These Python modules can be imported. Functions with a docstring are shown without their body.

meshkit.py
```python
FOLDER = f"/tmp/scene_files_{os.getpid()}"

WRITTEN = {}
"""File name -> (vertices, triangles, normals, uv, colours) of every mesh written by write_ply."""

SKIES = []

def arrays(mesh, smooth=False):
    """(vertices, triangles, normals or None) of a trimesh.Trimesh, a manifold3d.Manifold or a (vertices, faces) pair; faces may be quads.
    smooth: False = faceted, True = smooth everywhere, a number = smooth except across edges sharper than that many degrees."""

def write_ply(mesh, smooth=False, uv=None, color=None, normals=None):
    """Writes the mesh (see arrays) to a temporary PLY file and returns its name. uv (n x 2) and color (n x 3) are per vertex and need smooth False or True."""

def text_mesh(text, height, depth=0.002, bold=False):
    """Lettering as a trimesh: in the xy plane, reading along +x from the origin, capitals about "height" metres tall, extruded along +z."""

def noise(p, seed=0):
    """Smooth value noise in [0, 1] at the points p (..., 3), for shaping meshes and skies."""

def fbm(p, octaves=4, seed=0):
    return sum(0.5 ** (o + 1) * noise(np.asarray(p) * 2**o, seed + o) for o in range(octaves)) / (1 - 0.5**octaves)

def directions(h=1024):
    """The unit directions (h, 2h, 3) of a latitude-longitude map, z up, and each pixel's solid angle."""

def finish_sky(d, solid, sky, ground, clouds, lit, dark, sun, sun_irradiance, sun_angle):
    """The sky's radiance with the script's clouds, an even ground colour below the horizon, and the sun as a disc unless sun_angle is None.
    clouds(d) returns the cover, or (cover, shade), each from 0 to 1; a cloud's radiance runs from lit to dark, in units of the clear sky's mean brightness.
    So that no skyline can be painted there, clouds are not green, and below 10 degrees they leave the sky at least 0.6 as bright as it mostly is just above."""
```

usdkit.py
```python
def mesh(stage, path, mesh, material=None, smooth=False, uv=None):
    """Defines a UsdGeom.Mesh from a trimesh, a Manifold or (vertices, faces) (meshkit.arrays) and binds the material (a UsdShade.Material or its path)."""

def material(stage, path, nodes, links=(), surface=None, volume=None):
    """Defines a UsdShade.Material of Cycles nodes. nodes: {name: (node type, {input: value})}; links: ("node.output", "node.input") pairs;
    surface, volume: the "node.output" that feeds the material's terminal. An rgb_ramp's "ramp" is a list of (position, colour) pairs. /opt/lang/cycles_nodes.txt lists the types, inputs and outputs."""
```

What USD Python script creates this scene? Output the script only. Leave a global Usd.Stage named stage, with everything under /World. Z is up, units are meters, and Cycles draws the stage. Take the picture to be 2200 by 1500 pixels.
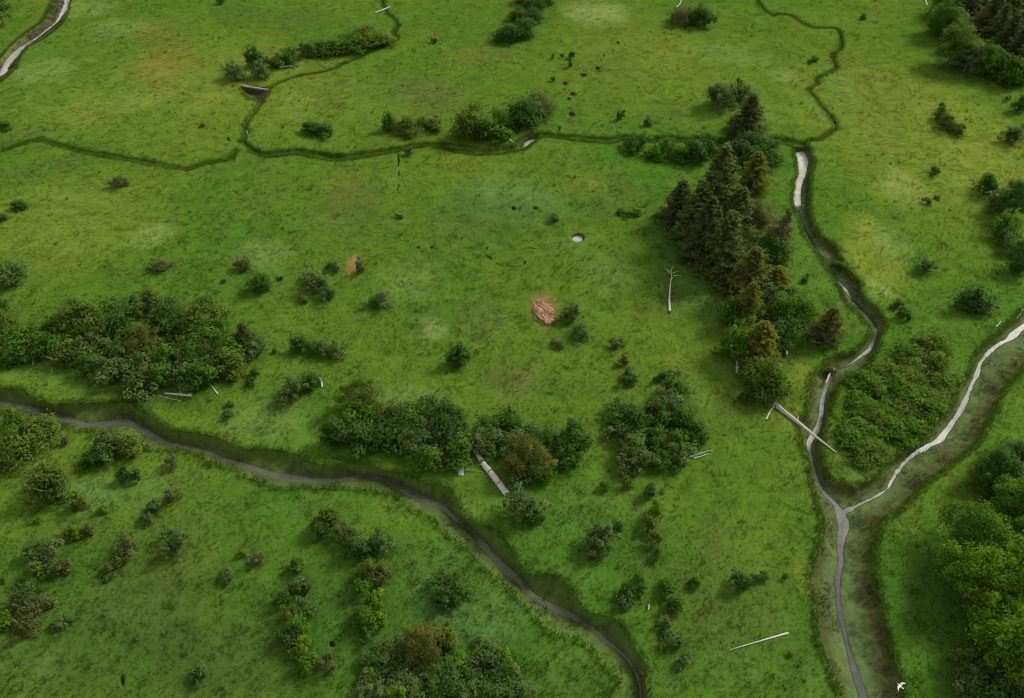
import math
import numpy as np
import shapely
import trimesh
import usdkit
import meshkit
from scipy.spatial import Delaunay, cKDTree
from pxr import Gf, Sdf, Usd, UsdGeom, UsdLux, UsdShade, Vt

stage = Usd.Stage.CreateInMemory()
UsdGeom.SetStageUpAxis(stage, UsdGeom.Tokens.z)
UsdGeom.SetStageMetersPerUnit(stage, 1.0)
UsdGeom.Xform.Define(stage, "/World")
UsdGeom.Scope.Define(stage, "/World/Looks")

# ------------------------------------------------------------------ camera, sky, sun, exposure
CAM_H, PITCH, FPX = 75.0, math.radians(44.0), 1694.0        # metres, below the horizon, focal length in pixels of a 2200 px wide picture
EXPOSURE = 2.2
SUN_AZ, SUN_EL = math.radians(58.0), math.radians(40.0)     # azimuth from +y towards +x
cam = UsdGeom.Camera.Define(stage, "/World/Camera")
cam.CreateHorizontalApertureAttr(36.0)
cam.CreateVerticalApertureAttr(36.0 * 698 / 1024)
cam.CreateFocalLengthAttr(36.0 * FPX / 2200.0)
cam.CreateClippingRangeAttr(Gf.Vec2f(1.0, 6000.0))
cam.CreateExposureAttr(EXPOSURE)
cam.AddTranslateOp().Set(Gf.Vec3d(0, 0, CAM_H))
cam.AddRotateXOp().Set(90.0 - math.degrees(PITCH))

sun = UsdLux.DistantLight.Define(stage, "/World/sun")
sun.CreateIntensityAttr(0.40)
sun.CreateNormalizeAttr(True)
sun.CreateAngleAttr(16.0)
sun.CreateColorAttr(Gf.Vec3f(1.0, 0.96, 0.88))
_d = Gf.Vec3d(math.sin(SUN_AZ) * math.cos(SUN_EL), math.cos(SUN_AZ) * math.cos(SUN_EL), math.sin(SUN_EL))
sun.AddTransformOp().Set(Gf.Matrix4d().SetRotate(Gf.Rotation(Gf.Vec3d(0, 0, 1), _d)))

usdkit.material(stage, "/World/Looks/sky", {
    "tc": ("texture_coordinate", {}),
    "sky": ("sky_texture", {"sky_type": "single_scattering", "sun_disc": False, "sun_elevation": SUN_EL, "sun_rotation": SUN_AZ, "altitude": 100.0}),
    "map": ("mapping", {"scale": (1.0, 1.0, 2.2)}),
    "n": ("noise_texture", {"scale": 2.2, "detail": 5.0, "roughness": 0.55}),
    "cover": ("rgb_ramp", {"ramp": [(0.30, (0.88, 0.88, 0.88)), (0.62, (1.0, 1.0, 1.0))]}),
    "cloud": ("rgb_ramp", {"ramp": [(0.25, (3.2, 3.2, 3.15)), (0.75, (5.9, 5.85, 5.6))]}),
    "mix": ("mix_color", {"use_clamp": False}),
    "bg": ("background_shader", {"strength": 0.05}),
}, [("tc.generated", "map.vector"), ("map.vector", "n.vector"), ("n.fac", "cover.fac"), ("n.fac", "cloud.fac"), ("cover.color", "mix.fac"),
    ("sky.color", "mix.a"), ("cloud.color", "mix.b"), ("mix.result", "bg.color")], surface="bg.background")
dome = UsdLux.DomeLight.Define(stage, "/World/sky")
UsdShade.MaterialBindingAPI.Apply(dome.GetPrim()).Bind(UsdShade.Material.Get(stage, "/World/Looks/sky"))
dome.GetPrim().SetCustomDataByKey("kind", "structure")

# ------------------------------------------------------------------ helpers
RNG = np.random.default_rng(7)
SP, CP = math.sin(PITCH), math.cos(PITCH)


def P(px, py, z=0.0):
    """The point of the plane at height z that the photograph shows at pixel (px, py)."""
    px, py = np.asarray(px, float), np.asarray(py, float)
    a, b = (px - 1100.0) / FPX, (750.0 - py) / FPX
    dy, dz = CP + b * SP, -SP + b * CP
    t = (z - CAM_H) / dz
    return np.stack([a * t, dy * t, np.broadcast_to(np.asarray(z, float), np.shape(t))], -1)


def to_px(x, y, z=0.0):
    depth = y * CP - (z - CAM_H) * SP
    return 1100 + FPX * x / depth, 750 - FPX * (y * SP + (z - CAM_H) * CP) / depth


def ppm(px, py, z=0.0):
    """Pixels per metre across the picture at that place."""
    p = P(px, py, z)
    return FPX / (p[..., 1] * CP + (CAM_H - z) * SP)


used = {}


def numbered(parent, name):
    k = (str(parent), name)
    n = used.get(k, 0)
    used[k] = n + 1
    return f"{parent}/{name}" + (f"_{n:03d}" if n else "")


def tag(prim, label=None, cat=None, group=None, kind=None):
    prim = prim.GetPrim() if hasattr(prim, "GetPrim") else prim
    for k, v in (("label", label), ("category", cat), ("group", group), ("kind", kind)):
        if v:
            prim.SetCustomDataByKey(k, v)
    return prim


def obj(name, v, f, mat, parent="/World", col=None, normals=None, smooth=False):
    """One Mesh; col is a colour per vertex."""
    path = numbered(parent, name)
    m = UsdGeom.Mesh.Define(stage, path)
    v, f = np.asarray(v, np.float32), np.asarray(f, np.int32)
    m.CreatePointsAttr(Vt.Vec3fArray.FromNumpy(np.ascontiguousarray(v)))
    m.CreateFaceVertexCountsAttr(Vt.IntArray.FromNumpy(np.full(len(f), f.shape[1], np.int32)))
    m.CreateFaceVertexIndicesAttr(Vt.IntArray.FromNumpy(np.ascontiguousarray(f.ravel())))
    m.CreateSubdivisionSchemeAttr("none")
    m.CreateDoubleSidedAttr(True)
    if smooth and normals is None:
        tri = f if f.shape[1] == 3 else np.vstack([f[:, [0, 1, 2]], f[:, [0, 2, 3]]])
        normals = np.zeros_like(v)
        fn = np.cross(v[tri[:, 1]] - v[tri[:, 0]], v[tri[:, 2]] - v[tri[:, 0]])
        for k in range(3):
            np.add.at(normals, tri[:, k], fn)
        normals /= np.maximum(np.linalg.norm(normals, axis=1, keepdims=True), 1e-12)
    if normals is not None:
        m.CreateNormalsAttr(Vt.Vec3fArray.FromNumpy(np.ascontiguousarray(normals, dtype=np.float32)))
        m.SetNormalsInterpolation("vertex")
    if col is not None:
        UsdGeom.PrimvarsAPI(m).CreatePrimvar("col", Sdf.ValueTypeNames.Color3fArray, "vertex").Set(Vt.Vec3fArray.FromNumpy(np.ascontiguousarray(col, dtype=np.float32)))
    UsdShade.MaterialBindingAPI.Apply(m.GetPrim()).Bind(mat)
    return m


def xform(name, loc, rz=0.0, scale=(1, 1, 1), tilt=0.0):
    x = UsdGeom.Xform.Define(stage, numbered("/World", name))
    x.AddTranslateOp().Set(Gf.Vec3d(*map(float, loc)))
    x.AddRotateXYZOp().Set(Gf.Vec3f(float(tilt), 0.0, float(rz)))
    x.AddScaleOp().Set(Gf.Vec3f(*map(float, scale)))
    return x


def fbm2(x, y, scale, seed, octaves=4):
    p = np.stack([x / scale + 1000.3, y / scale + 1000.7, np.full(np.shape(x), 0.5)], -1)
    return meshkit.fbm(p, octaves, seed)


def tube(pts, radii, sides=8, rough=0.0, seed=0, cap=True):
    """A tapered tube through pts; returns (vertices, triangles)."""
    pts, radii = np.asarray(pts, float), np.asarray(radii, float)
    r = np.random.default_rng(seed)
    t = np.gradient(pts, axis=0)
    t /= np.linalg.norm(t, axis=1, keepdims=True)
    up = np.array([0, 0, 1.0]) if abs(t[0, 2]) < 0.9 else np.array([1.0, 0, 0])
    a = np.cross(t, up)
    a /= np.linalg.norm(a, axis=1, keepdims=True)
    b = np.cross(a, t)
    ang = np.arange(sides) / sides * 2 * np.pi
    k = 1 + rough * (r.random((len(pts), sides)) - 0.5) * 2
    v = pts[:, None] + (radii[:, None] * k)[..., None] * (np.cos(ang)[None, :, None] * a[:, None] + np.sin(ang)[None, :, None] * b[:, None])
    n = len(pts)
    i, j = np.meshgrid(np.arange(n - 1), np.arange(sides), indexing="ij")
    p00, p01 = i * sides + j, i * sides + (j + 1) % sides
    f = np.concatenate([np.stack([p00, p01, p01 + sides], -1).reshape(-1, 3), np.stack([p00, p01 + sides, p00 + sides], -1).reshape(-1, 3)])
    v = v.reshape(-1, 3)
    if cap:
        c0, c1 = len(v), len(v) + 1
        v = np.vstack([v, pts[:1], pts[-1:]])
        q = np.arange(sides)
        f = np.vstack([f, np.stack([np.full(sides, c0), (q + 1) % sides, q], -1), np.stack([np.full(sides, c1), (n - 1) * sides + q, (n - 1) * sides + (q + 1) % sides], -1)])
    return v, f


def join(parts):
    vs, fs, o = [], [], 0
    for v, f in parts:
        vs.append(v), fs.append(np.asarray(f) + o)
        o += len(v)
    return np.vstack(vs), np.vstack(fs)


# ------------------------------------------------------------------ materials
def cover_material(name, translucent, rough=0.8, island=(0.7, 1.3), bump=None, spec=0.25, noise=None):
    """A surface whose own colour is the mesh's primvar col, varied leaf by leaf."""
    n = {"c": ("attribute", {"attribute": "col"}), "g": ("geometry", {}),
         "v": ("map_range", {"from_min": 0.0, "from_max": 1.0, "to_min": island[0], "to_max": island[1]}),
         "m": ("mix_color", {"blend_type": "multiply", "fac": 1.0, "use_clamp": False}),
         "p": ("principled_bsdf", {"roughness": rough, "specular_ior_level": spec})}
    l = [("g.random_per_island", "v.value"), ("c.color", "m.a"), ("v.result", "m.b"), ("m.result", "p.base_color")]
    out = "p.BSDF"
    if noise:
        n["nt"] = ("noise_texture", {"scale": noise[0], "detail": 6.0, "roughness": 0.65})
        n["nr"] = ("map_range", {"from_min": 0.3, "from_max": 0.7, "to_min": noise[1], "to_max": noise[2]})
        l = [("g.position", "nt.vector"), ("nt.fac", "nr.value"), ("c.color", "m.a"), ("nr.result", "m.b"), ("m.result", "p.base_color")]
    if bump:
        n["bn"] = ("noise_texture", {"scale": bump[0], "detail": 5.0, "roughness": 0.7})
        n["b"] = ("bump", {"strength": bump[1], "distance": bump[2]})
        l += [("g.position", "bn.vector"), ("bn.fac", "b.height"), ("b.normal", "p.normal")]
    if translucent:
        n["t"] = ("translucent_bsdf", {})
        n["x"] = ("mix_closure", {"fac": translucent})
        l += [("m.result", "t.color"), ("p.BSDF", "x.closure1"), ("t.BSDF", "x.closure2")]
        out = "x.closure"
    return usdkit.material(stage, "/World/Looks/" + name, n, l, surface=out)


M_GROUND = cover_material("turf", 0.0, 0.9, bump=(7.0, 0.12, 0.05), spec=0.0, noise=(3.2, 0.92, 1.08))
M_GRASS = cover_material("grass_blades", 0.5, 0.9, (0.80, 1.24), spec=0.0)
M_LEAF = cover_material("leaves", 0.5, 0.8, (0.52, 1.52), spec=0.0)
M_NEEDLE = cover_material("needles", 0.42, 0.85, (0.60, 1.42), spec=0.0)
M_BARK = cover_material("bark", 0.0, 0.9, bump=(14.0, 0.6, 0.03), spec=0.1, noise=(9.0, 0.6, 1.3))
M_WOOD = cover_material("weathered_wood", 0.0, 0.85, bump=(20.0, 0.6, 0.02), spec=0.15, noise=(7.0, 0.70, 1.2))
M_FEATHER = cover_material("feathers", 0.0, 0.7, spec=0.2, noise=(20.0, 0.95, 1.05))


def water_material(name, color, rough, ior, wave=0.02):
    return usdkit.material(stage, "/World/Looks/" + name, {
        "g": ("geometry", {}), "n": ("noise_texture", {"scale": 1.1, "detail": 4.0}), "r": ("map_range", {"from_min": 0.3, "from_max": 0.7, "to_min": 0.8, "to_max": 1.2}),
        "m": ("mix_color", {"blend_type": "multiply", "fac": 1.0, "a": color, "use_clamp": False}),
        "w": ("noise_texture", {"scale": 2.2, "detail": 4.0}), "b": ("bump", {"strength": 0.5, "distance": 0.06}),
        "p": ("principled_bsdf", {"roughness": rough, "ior": ior, "specular_ior_level": 0.5, "specular_tint": (0.96, 1.0, 0.86)})},
        [("g.position", "n.vector"), ("n.fac", "r.value"), ("r.result", "m.b"), ("m.result", "p.base_color"), ("g.position", "w.vector"), ("w.fac", "b.height"), ("b.normal", "p.normal")], surface="p.BSDF")


M_PALE_WATER = water_material("pale_sheen_water", (0.19, 0.188, 0.165), 0.10, 1.45)  # pale base colour paints the bright sky mirrored in the water
M_BROWN = water_material("grey_brown_water", (0.040, 0.046, 0.026), 0.06, 1.33)
M_STREAM = usdkit.material(stage, "/World/Looks/stream_water", {
    "c": ("attribute", {"attribute": "col"}), "g": ("geometry", {}), "n": ("noise_texture", {"scale": 0.9, "detail": 5.0, "roughness": 0.65}), "r": ("map_range", {"from_min": 0.3, "from_max": 0.7, "to_min": 0.72, "to_max": 1.22}),
    "m": ("mix_color", {"blend_type": "multiply", "fac": 1.0, "use_clamp": False}), "w": ("noise_texture", {"scale": 2.2, "detail": 4.0}), "b": ("bump", {"strength": 0.5, "distance": 0.05}),
    "p": ("principled_bsdf", {"roughness": 0.10, "ior": 1.33, "specular_tint": (0.96, 1.0, 0.86)})},
    [("g.position", "n.vector"), ("n.fac", "r.value"), ("c.color", "m.a"), ("r.result", "m.b"), ("m.result", "p.base_color"), ("g.position", "w.vector"), ("w.fac", "b.height"), ("b.normal", "p.normal")], surface="p.BSDF")
M_DARKW = water_material("dark_water", (0.05, 0.045, 0.035), 0.06, 1.36)

# ------------------------------------------------------------------ creeks: rims on the plane of the meadow, water on the plane of its own level
def smooth(pts, k=5):
    """A Catmull-Rom curve through the rows of pts."""
    p = np.asarray(pts, float)
    if len(p) < 4:
        return p
    q = np.vstack([2 * p[0] - p[1], p, 2 * p[-1] - p[-2]])
    t = np.linspace(0, 1, k, endpoint=False)[:, None]
    out = [0.5 * (2 * b + (c - a) * t + (2 * a - 5 * b + 4 * c - d) * t ** 2 + (3 * b - a - 3 * c + d) * t ** 3) for a, b, c, d in zip(q, q[1:], q[2:], q[3:])]
    return np.vstack([*out, p[-1:]])


def strip(pts):
    """A band along pts (x, y, width): the polygon round it."""
    p = np.asarray(pts, float)
    t = np.gradient(p[:, :2], axis=0)
    t /= np.linalg.norm(t, axis=1, keepdims=True)
    n = np.stack([-t[:, 1], t[:, 0]], -1) * p[:, 2:] / 2
    return np.vstack([p[:, :2] + n, (p[:, :2] - n)[::-1]])


def poly(px, z=0.0):
    w = P(np.asarray(px)[:, 0], np.asarray(px)[:, 1], z)
    return shapely.Polygon(w[:, :2]).buffer(0)


def band(pts, z=0.0, zpx=0.0):
    p = np.asarray(pts, float)
    p = smooth(p)
    w = P(p[:, 0], p[:, 1] + zpx, z)
    width = p[:, 2] / ppm(p[:, 0], p[:, 1])
    return shapely.Polygon(strip(np.column_stack([w[:, :2], width]))).buffer(0.001)


A_UP = [(-90, 812), (0, 833), (44, 836), (70, 850), (100, 863), (168, 868), (215, 864), (276, 863), (303, 880), (333, 897), (370, 920), (437, 934), (484, 947), (525, 961), (585, 966), (632, 976), (656, 991), (700, 1000), (750, 993), (800, 997), (864, 1020), (898, 1037), (962, 1044), (981, 1081), (999, 1111), (1066, 1145), (1097, 1171), (1113, 1202), (1134, 1232), (1181, 1235), (1225, 1252), (1238, 1286), (1268, 1316), (1315, 1326), (1346, 1353), (1369, 1394), (1389, 1430), (1386, 1461), (1390, 1500), (1400, 1600)]
A_LO = [(-90, 872), (0, 884), (50, 893), (84, 908), (134, 918), (188, 925), (235, 928), (279, 941), (303, 957), (336, 965), (420, 972), (447, 988), (498, 1007), (525, 1020), (572, 1037), (605, 1050), (656, 1047), (740, 1050), (797, 1054), (848, 1064), (878, 1087), (905, 1104), (932, 1114), (945, 1135), (986, 1168), (1013, 1192), (1033, 1215), (1060, 1239), (1100, 1272), (1120, 1299), (1140, 1309), (1157, 1336), (1191, 1362), (1221, 1367), (1255, 1387), (1295, 1427), (1329, 1461), (1312, 1484), (1309, 1505), (1320, 1600)]
A_WU = [(-90, 852), (0, 863), (34, 867), (60, 873), (101, 880), (145, 895), (188, 909), (219, 907), (256, 902), (286, 907), (320, 927), (357, 947), (397, 956), (447, 969), (481, 984), (531, 998), (589, 1015), (639, 1023), (700, 1028), (757, 1022), (790, 1021), (828, 1027), (854, 1037), (891, 1055), (932, 1076), (959, 1092), (996, 1124), (1029, 1148), (1053, 1182), (1087, 1215), (1120, 1242), (1144, 1272), (1174, 1293), (1218, 1313), (1255, 1330), (1288, 1357), (1315, 1384), (1346, 1411), (1369, 1444), (1383, 1471), (1386, 1500), (1396, 1600)]
A_WL = [(-90, 862), (0, 872), (30, 873), (50, 884), (94, 894), (151, 909), (202, 919), (235, 915), (269, 912), (296, 924), (330, 944), (357, 957), (404, 966), (451, 979), (488, 995), (518, 1005), (558, 1020), (616, 1035), (673, 1038), (733, 1035), (770, 1033), (814, 1033), (844, 1047), (875, 1067), (912, 1082), (939, 1090), (966, 1107), (992, 1131), (1019, 1152), (1033, 1175), (1063, 1205), (1080, 1229), (1110, 1250), (1127, 1276), (1164, 1300), (1201, 1317), (1235, 1334), (1268, 1354), (1295, 1378), (1326, 1399), (1349, 1421), (1364, 1447), (1374, 1478), (1375, 1500), (1384, 1600)]
E_RIM = [(1733, 312), (1745, 325), (1750, 345), (1741, 400), (1742, 445), (1748, 480), (1766, 505), (1800, 525), (1803, 545), (1830, 585), (1848, 602), (1850, 625), (1862, 645), (1885, 660), (1903, 690), (1900, 710), (1888, 735), (1878, 765), (1868, 785), (1845, 800), (1815, 820), (1800, 835), (1785, 880), (1775, 920), (1768, 950), (1770, 985), (1782, 1010), (1795, 1045), (1815, 1085),
         (1760, 1100), (1748, 1050), (1738, 1000), (1728, 975), (1722, 955), (1712, 905), (1735, 888), (1740, 850), (1742, 815), (1755, 800), (1770, 785), (1800, 765), (1840, 755), (1860, 735), (1872, 710), (1855, 685), (1830, 660), (1812, 640), (1803, 618), (1790, 597), (1775, 575), (1755, 545), (1735, 515), (1722, 490), (1708, 455), (1701, 430), (1706, 400), (1712, 370), (1710, 340), (1705, 316)]
E_W = [(1714, 316, 8), (1719, 330, 18), (1724, 343, 22), (1725, 360, 17), (1722, 378, 14), (1716, 395, 14), (1712, 415, 15), (1713, 443, 13)]
E_W2 = [(1714, 452, 3.1), (1723, 480, 3.1), (1738, 510, 3.1), (1761, 548, 3.1), (1782, 575, 3.1), (1800, 605, 3.7), (1817, 625, 5.6), (1830, 643, 3.1), (1852, 665, 3.1), (1873, 688, 3.1), (1882, 705, 3.7), (1878, 730, 4.3), (1866, 753, 6.7), (1850, 765, 4.9), (1822, 785, 3.7), (1800, 795, 3.7), (1788, 805, 4.3), (1775, 830, 4.9), (1767, 860, 5.6), (1764, 890, 7.4), (1757, 920, 11.1), (1741, 945, 9.8), (1737, 958, 5.6), (1742, 985, 3.7), (1748, 1010, 4.3), (1757, 1040, 6.1), (1775, 1065, 7.4), (1795, 1085, 9.2), (1806, 1102, 12.3)]
F_W = [(2290, 640, 12.5), (2200, 700, 8.4), (2178, 720, 13.9), (2165, 731, 6.2), (2150, 738, 6.2), (2125, 757, 7.6), (2105, 783, 4.2), (2099, 805, 5.6), (2085, 832, 4.9), (2070, 870, 6.2), (2055, 895, 6.2), (2035, 925, 8.4), (2020, 945, 11.8), (2005, 953, 7.0), (1990, 962, 9.8), (1955, 982, 6.2), (1930, 1010, 5.6), (1912, 1040, 4.9), (1905, 1052, 2.8), (1880, 1068, 2.5), (1855, 1080, 2.5), (1835, 1090, 3.4), (1812, 1102, 5.6)]
G_W = [(1800, 1092, 13), (1808, 1115, 22), (1812, 1132, 21), (1807, 1155, 14), (1805, 1185, 10), (1806, 1210, 8), (1800, 1240, 10), (1799, 1270, 6), (1802, 1300, 6), (1806, 1330, 6), (1815, 1365, 5), (1823, 1400, 7), (1832, 1430, 10), (1843, 1465, 14), (1855, 1500, 16), (1880, 1600, 18)]
F_RIM = [(1795, 1035), (1830, 1050), (1860, 1035), (1885, 1025), (1905, 995), (1935, 975), (1965, 955), (1990, 930), (2020, 890), (2045, 870), (2065, 820), (2085, 795), (2095, 765), (2120, 735), (2150, 712), (2165, 700), (2190, 670), (2290, 610), (2290, 760), (2200, 795), (2175, 820), (2155, 850), (2130, 900), (2110, 935), (2085, 965), (2050, 995), (2000, 1030), (1970, 1060), (1945, 1085), (1920, 1108), (1885, 1115), (1800, 1110)]
G_RIM = [(1735, 985), (1745, 1020), (1755, 1060), (1765, 1110), (1763, 1150), (1755, 1185), (1742, 1215), (1736, 1245), (1745, 1270), (1752, 1310), (1752, 1345), (1762, 1395), (1775, 1430), (1795, 1470), (1805, 1500), (1835, 1600), (1985, 1600), (1945, 1500), (1935, 1450), (1920, 1400), (1905, 1340), (1895, 1290), (1885, 1240), (1882, 1190), (1890, 1140), (1900, 1110), (1850, 1050), (1800, 1035)]
H_RIM = [(160, -60), (150, 5), (146, 25), (138, 45), (118, 65), (90, 85), (60, 100), (42, 120), (35, 145), (15, 165), (-10, 185), (-90, 230), (-90, 165), (-10, 138), (15, 108), (35, 87), (60, 67), (85, 51), (100, 30), (110, 5), (115, -60)]
H_W = [(156, -60, 12), (145, 5, 12), (140, 20, 10), (132, 32, 8), (120, 50, 6), (100, 65, 5), (85, 78, 7), (70, 88, 6), (50, 100, 9), (35, 115, 15), (22, 130, 17), (10, 148, 14), (0, 162, 10), (-90, 215, 9)]
B_LINE = [(522, 303, 8), (530, 315, 14), (545, 326, 18), (565, 336, 20), (600, 333, 18), (640, 329, 16), (680, 336, 20), (720, 344, 24), (760, 340, 20), (800, 333, 16), (850, 325, 14), (890, 315, 10), (920, 312, 9), (950, 316, 14), (985, 326, 20), (1025, 331, 20), (1070, 330, 20), (1110, 322, 22), (1140, 308, 22), (1165, 291, 13), (1200, 295, 12), (1250, 301, 16), (1310, 306, 18), (1345, 298, 14), (1400, 302, 16), (1450, 301, 14), (1520, 305, 14), (1580, 307, 12), (1640, 302, 12), (1690, 307, 20), (1718, 316, 22), (1735, 312, 10)]
BL_LINE = [(-60, 345, 3.2), (0, 325, 3.2), (40, 311, 3.2), (85, 299, 4.0), (125, 310, 4.8), (180, 326, 8.0), (260, 340, 10.4), (330, 352, 9.6), (380, 360, 6.4), (405, 364, 4.8), (440, 352, 4.8), (500, 340, 4.8), (508, 322, 4.0)]
C_LINE = [(522, 304, 7.2), (530, 285, 6.4), (528, 270, 7.2), (535, 255, 7.2), (548, 240, 6.4), (558, 225, 6.4), (562, 214, 7.2)]
C_POOL = [(518, 188), (545, 186), (580, 190), (578, 198), (572, 210), (568, 222), (556, 222), (548, 214), (536, 216), (528, 208)]
C2_LINE = [(574, 193, 5.1), (600, 178, 4.4), (640, 164, 4.4), (680, 157, 3.8), (720, 147, 4.4), (735, 138, 4.4), (770, 125, 3.2), (800, 110, 3.2), (845, 90, 5.1), (855, 80, 5.8), (848, 70, 3.8), (855, 55, 4.4), (850, 42, 3.8), (835, 30, 3.8), (828, 20, 3.8), (824, 5, 4.4), (816, -40, 4.4)]
D_LINE = [(1720, 313, 13.5), (1740, 303, 10.4), (1765, 295, 8.6), (1785, 284, 7.3), (1797, 275, 7.9), (1794, 262, 9.2), (1782, 245, 7.9), (1768, 230, 5.5), (1755, 213, 4.9), (1742, 197, 4.9), (1740, 191, 4.9), (1755, 180, 4.3), (1757, 168, 6.7), (1777, 158, 6.7), (1797, 146, 7.3), (1792, 130, 5.5), (1792, 117, 5.5), (1808, 102, 6.7), (1808, 86, 6.1), (1806, 70, 6.1), (1793, 61, 5.5), (1770, 60, 4.3), (1746, 58, 4.9), (1723, 48, 4.9), (1701, 34, 4.9), (1675, 30, 4.3), (1662, 32, 4.3), (1645, 22, 4.9), (1628, 0, 4.9), (1608, -40, 4.9)]
GULLIES = [[(855, 334, 5), (857, 346, 4), (854, 358, 3)], [(857, 368, 3.5), (855, 379, 3)], [(857, 397, 3), (852, 410, 3)], [(1042, 547, 5), (1050, 552, 6), (1055, 557, 4)], [(1066, 566, 5), (1080, 571, 4), (1095, 573, 6), (1120, 571, 8), (1130, 561, 5)],
           [(1122, 534, 4), (1138, 533, 5), (1150, 535, 3)], [(1160, 532, 4), (1172, 535, 7), (1180, 533, 4)], [(1203, 272, 6), (1198, 284, 5), (1191, 293, 5)], [(1200, 548, 3), (1215, 546, 3), (1222, 541, 3)], [(1152, 318, 4), (1022, 318, 4)][:0]]
PITS = [(1213, 180, 7, 4), (1230, 203, 8, 4), (1222, 213, 5, 3), (1227, 247, 9, 6), (1253, 162, 9, 4), (1283, 147, 7, 4), (1327, 92, 4, 3), (1297, 120, 3, 3), (263, 1465, 5, 13), (713, 1385, 8, 7), (1045, 534, 4, 3), (897, 532, 5, 3), (926, 532, 6, 3), (1102, 448, 5, 4), (1148, 448, 7, 3), (490, 300, 4, 4)]


def updown(line, near=2.0):
    p = np.asarray(line, float)
    return np.vstack([np.column_stack([p[:, 0], p[:, 1] + near]), np.column_stack([p[:, 0], p[:, 1] - p[:, 2] * 0.55])[::-1]])


def ellipse(cx, cy, rx, ry, z=0.0):
    a = np.linspace(0, 2 * np.pi, 20, endpoint=False)
    return poly(np.column_stack([cx + rx * np.cos(a), cy + ry * np.sin(a)]), z)


def rough_rim(pg, amp, seed):
    """The rim as the water left it: small slumps and tongues of turf."""
    out = []
    for g in getattr(pg, "geoms", [pg]):
        ring = shapely.segmentize(g.exterior, 0.22)
        c = np.asarray(ring.coords)[:-1]
        t = np.roll(c, -1, 0) - np.roll(c, 1, 0)
        n = np.stack([t[:, 1], -t[:, 0]], -1) / np.maximum(np.linalg.norm(t, axis=1, keepdims=True), 1e-9)
        d = (fbm2(c[:, 0], c[:, 1], 1.5, seed, 3) - 0.5) * 2 * amp + (fbm2(c[:, 0], c[:, 1], 5.0, seed + 9, 2) - 0.5) * 1.6 * amp + (fbm2(c[:, 0], c[:, 1], 0.6, seed + 13, 2) - 0.5) * 0.9 * amp
        out.append(shapely.Polygon(c + n * d[:, None]).buffer(0))
    return shapely.union_all(out)


DA, DE, DF, DB, DC, DD, DH, DP = 1.5, 1.3, 1.3, 1.25, 0.9, 0.95, 1.0, 0.55


def ragged(pg, amp, seed):
    """A water's edge with small bays and spits."""
    out = []
    for g in getattr(pg, "geoms", [pg]):
        c = np.asarray(shapely.segmentize(g.exterior, 0.2).coords)[:-1]
        t = np.roll(c, -1, 0) - np.roll(c, 1, 0)
        n = np.stack([t[:, 1], -t[:, 0]], -1) / np.maximum(np.linalg.norm(t, axis=1, keepdims=True), 1e-9)
        d = (fbm2(c[:, 0], c[:, 1], 0.9, seed, 3) - 0.5) * 2 * amp + (fbm2(c[:, 0], c[:, 1], 3.0, seed + 5, 2) - 0.5) * amp
        out.append(shapely.Polygon(c + n * d[:, None]).buffer(0))
    return shapely.union_all(out)


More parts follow.
